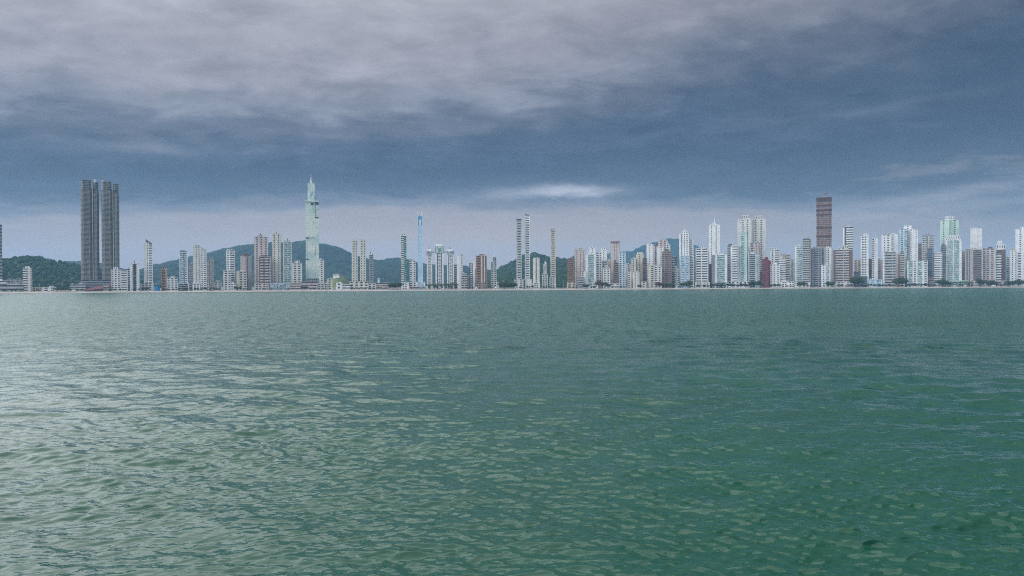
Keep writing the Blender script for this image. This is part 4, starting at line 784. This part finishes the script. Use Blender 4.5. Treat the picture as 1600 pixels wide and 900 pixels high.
b(1507.5, 1518, 389.5, 104, 'P', 'w.3 p.4 d.2 w.3 d.2 w.4', 'pink tower with dark vertical slots left of the brown balcony tower', fh=2.8, crown=((.2, .7, 387.5, 'W'),))
b(1517.5, 1534.8, 390, 96, 'O', 'w.35 a1.4 w.12', 'cream tower with wide dark brown balcony stack', c2='M', fh=2.9, crown=((.0, .5, 387, 'O'),))
b(1535.2, 1556.8, 389, 98, 'P', 'p1.2 w.2 p.6 w.3', 'broad grey-pink tower with sloping top edge near right end', fh=2.7, crown=((.0, .8, 387.5, 'M'), (.4, .7, 385.5, 'N')), rot=-4)
b(1556, 1564.6, 397, 92, 'W', 'b1', 'narrow white and black banded tower before dark brown tower', c2='W', fh=3.2, clutter=False)
b(1556.8, 1571.3, 390.5, 112, 'N', 'p1 w.3 p.5', 'dark brown tower with white rooftop boxes near right end', fh=2.7, crown=((.0, .75, 380.5, 'W'), (.1, .6, 376, 'W', .5), (.75, 1.0, 382, 'O')))
b(1571.5, 1578.5, 402, 150, 'L', 'p1 w.2', 'small bluish tower behind, left of the right-end white towers', fh=2.6)
b(1578, 1588, 391.5, 104, 'W', 'w.4 p.35 w.4 p.3', 'white tower with rounded roof left of the edge grid tower', fh=2.8, crown=((.0, .6, 387.5, 'Y'),))
b(1586.3, 1612, 358, 170, 'W', 'w.6 p.4 w.5 p.5 w.6', 'tall white tower cut by the right edge', fh=2.8, crown=((.3, .9, 354, 'W'),))
b(1587.5, 1614, 394.5, 94, 'W', 'w.2 q.6 w.2 q.6 w.2 q.6', 'white gridded tower with square dark windows at right edge', fh=3.4, clutter=False)
b(1520, 1529.3, 438, 74, 'O', 's1', 'small white pavilion block among palms below brown balcony tower', fh=3, name='low_building', clutter=False)
b(1535.5, 1544, 437.5, 76, 'Y', 's1', 'small cream low-rise among trees below grey-pink tower', fh=3, name='low_building', clutter=False)
b(1545, 1556, 437, 80, 'O', 'p1 w.2 p1', 'low off-white block behind trees below grey-pink tower', fh=3, name='low_building', clutter=False)
b(1564.5, 1572.5, 438.5, 74, 'P', 's1', 'small pinkish low-rise below the dark brown tower', fh=3, name='low_building', clutter=False)
b(1482, 1512, 438.5, 82, 'E', 'g1 w.2 g1 w.2 g1', 'low teal podium behind the palm row of the arch tower', gl='t', fh=3.2, name='podium_block', clutter=False)
b(1138, 1172, 440.5, 80, 'W', 'p1 w.2 p1 w.2 p1', 'long low white podium under the white slab and teal towers', fh=3.2, name='podium_block', clutter=False)
b(1459, 1471, 441, 76, 'W', 's1', 'low white shopfront below the white banded tower', fh=3, name='low_building', clutter=False)
b(1580, 1594, 439, 78, 'O', 'p1 w.3 p1', 'low off-white podium below the right-end white towers', fh=3, name='podium_block', clutter=False)

# ------------------------------------------------------------------ trees along the shore
def leaf_mat(name, a, b_):
    mt, T, bs = newmat(name); L = T.links
    oi = T.nodes.new('ShaderNodeObjectInfo'); tcn = T.nodes.new('ShaderNodeTexCoord'); nn = T.nodes.new('ShaderNodeTexNoise'); nn.inputs['Scale'].default_value = .9; L.new(tcn.outputs['Object'], nn.inputs[0])
    ad = T.nodes.new('ShaderNodeMath'); ad.operation = 'MULTIPLY_ADD'; L.new(oi.outputs['Random'], ad.inputs[0]); ad.inputs[1].default_value = .5; L.new(nn.outputs[0], ad.inputs[2])
    r = T.nodes.new('ShaderNodeValToRGB'); r.color_ramp.elements[0].position = .35; r.color_ramp.elements[1].position = 1.0; r.color_ramp.elements[0].color = (*a, 1); r.color_ramp.elements[1].color = (*b_, 1)
    L.new(ad.outputs[0], r.inputs[0]); L.new(r.outputs[0], bs.inputs['Base Color']); bs.inputs['Roughness'].default_value = .7; bs.inputs['Specular IOR Level'].default_value = .2
    return mt
LEAF = leaf_mat('foliage', (.022, .045, .018), (.075, .105, .04)); RUST = leaf_mat('rusty_foliage', (.07, .045, .03), (.14, .08, .05)); BARK = plain_mat('bark', (.10, .075, .055), .9)
def tree_mesh(seed, wide):
    g_ = random.Random(seed); tr = MB(); cr_ = MB()
    tr.tube((0, 0, -.3), (.02, 0, .45), .035, .022)
    lobes = []
    for i in range(7):
        a = 6.283 * i / 7 + g_.uniform(-.4, .4); rad = g_.uniform(.12, .34) * wide; h = g_.uniform(.5, .85); c = Vector((rad * math.cos(a), rad * math.sin(a), h)); lobes.append((c, g_.uniform(.15, .26) * wide))
        tr.tube((0, 0, .35), c, .016, .006, 5)
    lobes.append((Vector((0, 0, .84)), .2 * wide))
    for c, r_ in lobes:
        for k in range(34):
            d = Vector((g_.gauss(0, 1), g_.gauss(0, 1), g_.gauss(0, .8))).normalized(); p = c + d * r_ * g_.uniform(.5, 1.08); p.z = min(p.z, 1.02)
            n = (d + Vector((g_.uniform(-.7, .7), g_.uniform(-.7, .7), g_.uniform(-.7, .7)))).normalized(); q = n.to_track_quat('Z', 'Y'); s = g_.uniform(.035, .075)
            cr_.poly([p + q @ Vector(v) * s for v in ((-1, -.5, 0), (.2, -.9, .25), (1, .3, 0), (-.1, .9, .2))], [(0, 1, 2, 3)])
    return tr.mesh('trunk'), cr_.mesh('crown')
def palm_mesh(seed):
    g_ = random.Random(seed); tr = MB(); cr_ = MB(); lean = g_.uniform(-.06, .06)
    for i in range(5): tr.tube((lean * (i / 5) ** 2, 0, -.03 + i * .17), (lean * ((i + 1) / 5) ** 2, 0, .15 + i * .17), .030 - .003 * i, .028 - .003 * i)
    top = Vector((lean, 0, .82))
    for k in range(13):
        a = 6.283 * k / 13 + g_.uniform(-.15, .15); up = g_.uniform(.0, .55); prev = None; dirv = Vector((math.cos(a), math.sin(a), 0)); side = Vector((-math.sin(a), math.cos(a), 0)); pts = []
        for j in range(5): u = j / 4; pts.append(top + dirv * (.30 * u) + Vector((0, 0, up * .40 * u - .34 * u * u)))
        for j in range(4):
            w0, w1 = (.02, .06, .065, .045, .008)[j], (.02, .06, .065, .045, .008)[j + 1]
            for s in (-1, 1): cr_.poly([pts[j], pts[j] + side * s * w0 - Vector((0, 0, w0 * .6)), pts[j + 1] + side * s * w1 - Vector((0, 0, w1 * .6)), pts[j + 1]], [(0, 1, 2, 3)])
    return tr.mesh('trunk'), cr_.mesh('fronds')
TM = [tree_mesh(s, w) for s, w in ((1, 1.0), (2, 1.25), (3, .9), (4, 1.5))]; PM = [palm_mesh(s) for s in (5, 6, 7)]
for i, (a, c) in enumerate(TM + PM): a.materials.append(BARK); c.materials.append(LEAF)
RM = TM[1][1].copy(); RM.materials[0] = RUST
tg = random.Random(42)
ORD = ('first second third fourth fifth sixth seventh eighth ninth tenth eleventh twelfth thirteenth fourteenth fifteenth').split()
def trees(x0, x1, yt, n, label, kind='t', row=47, group=None):
    for i in range(n):
        p = x0 + (x1 - x0) * ((i + .5) / n) + tg.uniform(-.5, .5) * (x1 - x0) / n * .7; Y = S(p) + row + tg.uniform(-2.5, 13)
        Hh = max(3.0, (unproj(p, yt, Y).z - 2.75) * tg.uniform(.78, 1.05))
        palm = kind == 'p'; t_, c_ = tg.choice(PM if palm else TM)
        if kind == 'r': c_ = RM
        root = tag(empty('palm_tree' if palm else 'tree', ((p - 800) / F * Y, Y, 2.74), tg.uniform(0, 6.28)), label if n == 1 else f'{label}, {ORD[i]} from the left', 'palm' if palm else 'tree', group or ('trees: ' + label if n > 1 else None)); root.scale = (Hh, Hh, Hh)
        for nm, me in (('trunk', t_), ('fronds' if palm else 'crown', c_)):
            o = bpy.data.objects.new(nm, me); col.objects.link(o); o.parent = root
TREES = [(2, 36, 451.5, 8, 'low dark bush in the hedge before the long white hall', 't'), (50, 64, 451, 3, 'dark shrub before the small beige beach house', 't'), (84, 108, 449, 6, 'dark shrub on the shore below the wooded hill', 't'), (108, 134, 451, 5, 'low dark shrub before the long pale low building', 't'),
 (174, 200, 451, 5, 'small dark shrub before the squat white blocks', 't'), (204, 219, 450.5, 3, 'small dark shrub before the dark-striped white tower', 't'), (221, 233, 448, 4, 'dark tree at the foot of the slanted-roof white tower', 't'), (252, 278, 450, 5, 'low dark shrub below the orange-brown tower', 't'),
 (279, 300, 449.5, 5, 'low dark tree below the pale blue balcony tower', 't'), (303, 346, 449, 9, 'low dark tree before the white double tower', 't'), (367, 376, 447, 3, 'dark green tree below the cream-pink block', 't'), (376, 420, 450, 6, 'low shrub before the brown-framed tower', 't'),
 (422, 452, 448, 7, 'small palm in the row before the blue colonnaded podium', 'p'), (453, 468, 449, 3, 'small palm before the low pale pink block', 'p'), (470, 481, 447, 3, 'dark round tree at the foot of the spire tower', 't'), (484, 512, 449.5, 5, 'low shrub right of the spire tower foot', 't'),
 (548, 574, 449, 6, 'small dark tree before the cream podium', 't'), (576, 607, 448.5, 6, 'low dark tree before the pinkish low building', 't'), (608, 626, 442, 8, 'leafy green tree in the grove left of the green-strip tower', 't'), (640, 666, 447.5, 6, 'brownish tree below the slender blue skyscraper', 'r'),
 (668, 680, 441.5, 4, 'palm before the left linked tower', 'p'), (680, 692, 441, 4, 'palm before the middle linked tower', 'p'), (692, 716, 439.5, 9, 'palm in the cluster before the right linked tower', 'p'), (669, 716, 446, 8, 'low dark tree under the palms of the linked towers', 't'),
 (720, 742, 448, 4, 'low dark shrub before the salmon block', 't'), (762, 768, 446, 2, 'dark tree between orange tower and grey spire tower', 't'), (780, 806, 440, 11, 'green tree in the wood left of the two needle towers', 't'), (804, 818, 447.5, 3, 'low shrub below the left needle tower', 't'),
 (822, 833, 445.5, 3, 'wide flat-topped dark tree below the right needle tower', 't'), (834, 846, 447.5, 4, 'small palm below the brown-striped cream slab', 'p'), (847, 884, 447, 7, 'low dark tree right of the brown-striped cream slab', 't'),
 (888, 903, 447, 3, 'low shrub before the rusty orange tower', 't'), (911, 920, 443.5, 4, 'dark round tree before the arched teal tower', 't'), (922, 933, 446.5, 3, 'low tree under the arched teal tower', 't'), (933.5, 941, 438.5, 3, 'tall dark brownish tree below the square-window tower', 'r'), (945, 952.5, 441.5, 3, 'dense dark tree before the pointed off-white tower', 't'),
 (954, 985, 447, 6, 'low dark shrub below the red-capped and bluish towers', 't'), (996, 1004, 445, 2, 'reddish tree before the arched low white block', 'r'), (1026, 1038, 440.5, 4, 'reddish brown tree below the brown rounded tower', 'r'), (1038, 1051, 442.5, 5, 'dark green tree below the brown rounded tower', 't'), (1051, 1064, 446, 3, 'low tree below the dark staggered tower', 't'),
 (1064, 1075, 441.5, 4, 'dense dark tree below the pale blue balcony front', 't'), (1075.3, 1078.5, 436.5, 2, 'tall narrow dark tree beside the white balcony tower', 't'), (1086, 1110, 444.5, 5, 'low green tree before the broad balcony tower', 't'), (1110, 1138, 443, 8, 'green tree in the row before the broad teal tower', 't'),
 (1140, 1169, 442.5, 9, 'green tree in the row before the white slab tower', 't'), (1170, 1190, 439, 7, 'taller green tree left of the dark red tower', 't'), (1200, 1220, 443.5, 6, 'green tree before the low white front block', 't'), (1222, 1247, 445.5, 5, 'low green tree before the white beachfront villa', 't'), (1248, 1259, 440.5, 4, 'round green tree before the striped grey tower', 't'),
 (1260, 1290, 445, 6, 'low dark tree below the dark grey tower', 't'), (1291, 1304, 439.5, 5, 'dark leafy tree left of the red-brown broad tower', 't'), (1306, 1333, 444.5, 6, 'low green tree before the red-brown broad tower', 't'), (1333.5, 1344, 430, 4, 'large dark tree right of the red-brown broad tower', 't'), (1342, 1396, 443.5, 13, 'green tree in the row below the slim white towers', 't'),
 (1398, 1416, 433.5, 5, 'large dark round tree right of the navy grid tower', 't'), (1416, 1446, 443, 8, 'green tree before the wide teal-columned block', 't'), (1446, 1462, 443, 4, 'low dark tree before the brown banded block', 't'), (1466, 1481, 436.5, 6, 'tall dark tree below the dark slatted tower', 't'),
 (1482, 1521, 438.5, 15, 'palm in the long row before the arch-crowned teal tower', 'p'), (1482, 1521, 443.5, 8, 'low green tree under the long palm row', 't'), (1529, 1536, 436, 3, 'tall dark tree left of the small cream low-rise', 't'), (1541, 1558, 438.5, 6, 'dark green tree below the grey-pink tower', 't'), (1558, 1572, 443.5, 4, 'low tree below the dark brown tower', 't'),
 (1572, 1587, 439.5, 5, 'green tree below the white round-roofed tower', 't'), (1588, 1602, 437.5, 5, 'dark tree at the right edge below the gridded tower', 't')]
for tr_ in TREES: trees(*tr_[:4], tr_[4], tr_[5])

# ------------------------------------------------------------------ light masts on the promenade
def mast(p, yt, label, arm):
    Y = S(p) + 48; h = unproj(p, yt, Y).z - 2.75; st = plain_mat('mast_steel', (.42, .44, .43), .5)
    root = tag(empty('light_mast', ((p - 800) / F * Y, Y, 2.75)), label, 'light mast')
    MB().tube((0, 0, 0), (0, 0, h), .34, .18, 8).obj('pole', st, root); MB().tube((0, 0, 0), (0, 0, .8), .55, .5, 8).obj('base', st, root)
    a = MB().box(-arm, arm, -.12, .12, h - .5, h - .2).obj('arm', st, root)
    for sx in (-1, 1): MB().box(sx * arm - .7, sx * arm + .7, -.5, .3, h - .45, h).obj('lamp_head', plain_mat('lamp_housing', (.5, .5, .5), .4), a)
for p, yt, lab in ((61.5, 443.5, 'thin light mast beside the small white beach house'), (97.5, 444, 'thin light mast before the wooded hill near twin towers'), (754.5, 440.5, 'light mast before the broad orange tower'), (786, 438, 'tall pale light mast before the wood left of the needle towers'),
                   (880.7, 438.5, 'pale light mast left of the rusty orange tower'), (1081.5, 438, 'light mast before the big stepped white tower'), (1303, 431.5, 'tall light mast left of the red-brown broad tower'), (1263.5, 437, 'light mast below the striped grey tower'), (1475.5, 430.5, 'tall light mast before the dark slatted tower'), (1190, 439, 'light mast beside the dark red tower')):
    mast(p, yt, lab, 1.2)

# ------------------------------------------------------------------ beach kiosks and parked cars
def kiosk_parts(root):
    MB().box(-2.6, 2.6, -2, 2, 0, 2.5).obj('wall', wall_mat(PAL['W']), root)
    MB().poly([(-3.4, -2.8, 2.5), (3.4, -2.8, 2.5), (3.4, 2.8, 2.5), (-3.4, 2.8, 2.5), (0, 0, 4.6)], [(3, 2, 1, 0), (0, 1, 4), (1, 2, 4), (2, 3, 4), (3, 0, 4)]).obj('roof', plain_mat('white_canvas', (.72, .72, .70), .8), root)
    MB().box(-1.8, 1.8, -2.05, -1.9, 1.0, 2.1).obj('hatch', glass_mat(GL['k']), root); MB().box(-2, 2, -2.6, -2, .85, .98).obj('counter', wall_mat(PAL['B']), root)
KI = None
for p, lab in ((744.5, 'white beach kiosk left of the broad orange tower'), (774.5, 'white beach kiosk below the grey spire tower'), (805.5, 'white beach kiosk below the left needle tower'), (1057, 'white beach kiosk below the dark staggered tower'), (1140, 'white beach kiosk before the white slab tower'), (1214, 'white beach kiosk before the low white front block'), (1244.5, 'white beach kiosk left of the striped grey tower'),
               (1491, 'white beach kiosk, left of two under the long palm row'), (1508, 'white beach kiosk, right of two under the long palm row'), (1552, 'white beach kiosk below the grey-pink tower'), (115, 'white beach kiosk before the long pale low building')):
    Y = S(p) + 45.5
    if KI is None: r_ = empty('beach_kiosk', (0, 0, 0)); kiosk_parts(r_); KI = r_
    else: r_ = copy_tree(KI)
    r_.location = ((p - 800) / F * Y, Y, 2.75); tag(r_, lab, 'kiosk', 'white kiosks along the beach')
def car_parts(root, paint):
    pr = [(-2.1, .35), (2.1, .35), (2.15, .8), (1.3, .95), (.7, 1.45), (-.9, 1.45), (-1.6, .95), (-2.15, .85)]
    n = len(pr); MB().poly([(x_, -.85, z_) for x_, z_ in pr] + [(x_, .85, z_) for x_, z_ in pr], [tuple(range(n)), tuple(range(n, 2 * n))[::-1]] + [(i, n + i, n + (i + 1) % n, (i + 1) % n) for i in range(n)]).obj('body', paint, root)
    for sy in (-1, 1): MB().poly([(-1.35, sy * .87, .97), (1.1, sy * .87, .97), (.62, sy * .87, 1.38), (-.85, sy * .87, 1.38)], [(0, 1, 2, 3)]).obj('side_window', glass_mat(GL['k']), root)
    for sx in (-1.3, 1.3):
        for sy in (-.8, .8): w = MB().tube((sx, sy - .12, .33), (sx, sy + .12, .33), .33, .33, 10).obj('tyre', plain_mat('rubber', (.02, .02, .02), .9), root)
paints = [plain_mat('car_paint_' + n_, c_, .3) for n_, c_ in (('white', (.7, .7, .7)), ('silver', (.4, .41, .42)), ('black', (.03, .03, .03)), ('red', (.3, .03, .03)))]
CARS = {}
for p, k, lab in ((58, 0, 'white car parked by the small beige beach house'), (63, 0, 'white car parked left of the small white beach house'), (76, 1, 'silver car parked before the small white beach house'), (113, 0, 'white car parked below the long pale low building'), (640, 0, 'white car parked below the short white tower by the blue one'),
                  (665, 1, 'silver car parked right of the slender blue skyscraper'), (741, 0, 'white car parked left of the broad orange tower'), (778, 2, 'black car parked right of the grey spire tower'), (857, 0, 'white car parked right of the slim-shafted grey block'), (1061, 0, 'white car parked before the big stepped white tower'),
                  (1222, 0, 'white car parked before the white beachfront villa'), (1270, 1, 'silver car parked below the dark grey tower'), (1312, 3, 'red car parked before the red-brown broad tower'), (1534, 0, 'white car parked before the small cream low-rise')):
    Y = S(p) + 53
    if k not in CARS: r_ = empty('parked_car', (0, 0, 0)); car_parts(r_, paints[k]); CARS[k] = r_
    else: r_ = copy_tree(CARS[k])
    r_.location = ((p - 800) / F * Y, Y, 2.6); r_.rotation_euler = (0, 0, R(-14)); tag(r_, lab, 'car', 'cars parked along the beach road')

# ------------------------------------------------------------------ haze: even, pale air round the whole place
hz = MB().box(-11000, 11000, -6600, 9500, -8, 480).obj('haze', bpy.data.materials.new('hazy_air'))
hm = hz.data.materials[0]; hm.use_nodes = True; hn = hm.node_tree; hn.nodes.clear()
ho = hn.nodes.new('ShaderNodeOutputMaterial'); pv = hn.nodes.new('ShaderNodeVolumePrincipled'); hn.links.new(pv.outputs[0], ho.inputs['Volume'])
pv.inputs['Color'].default_value = (0.31, 0.62, 1.0, 1); pv.inputs['Density'].default_value = 0.00007; pv.inputs['Anisotropy'].default_value = 0.0
tag(hz, 'thin bluish haze hanging over sea, city and hills', 'haze', kind='stuff')
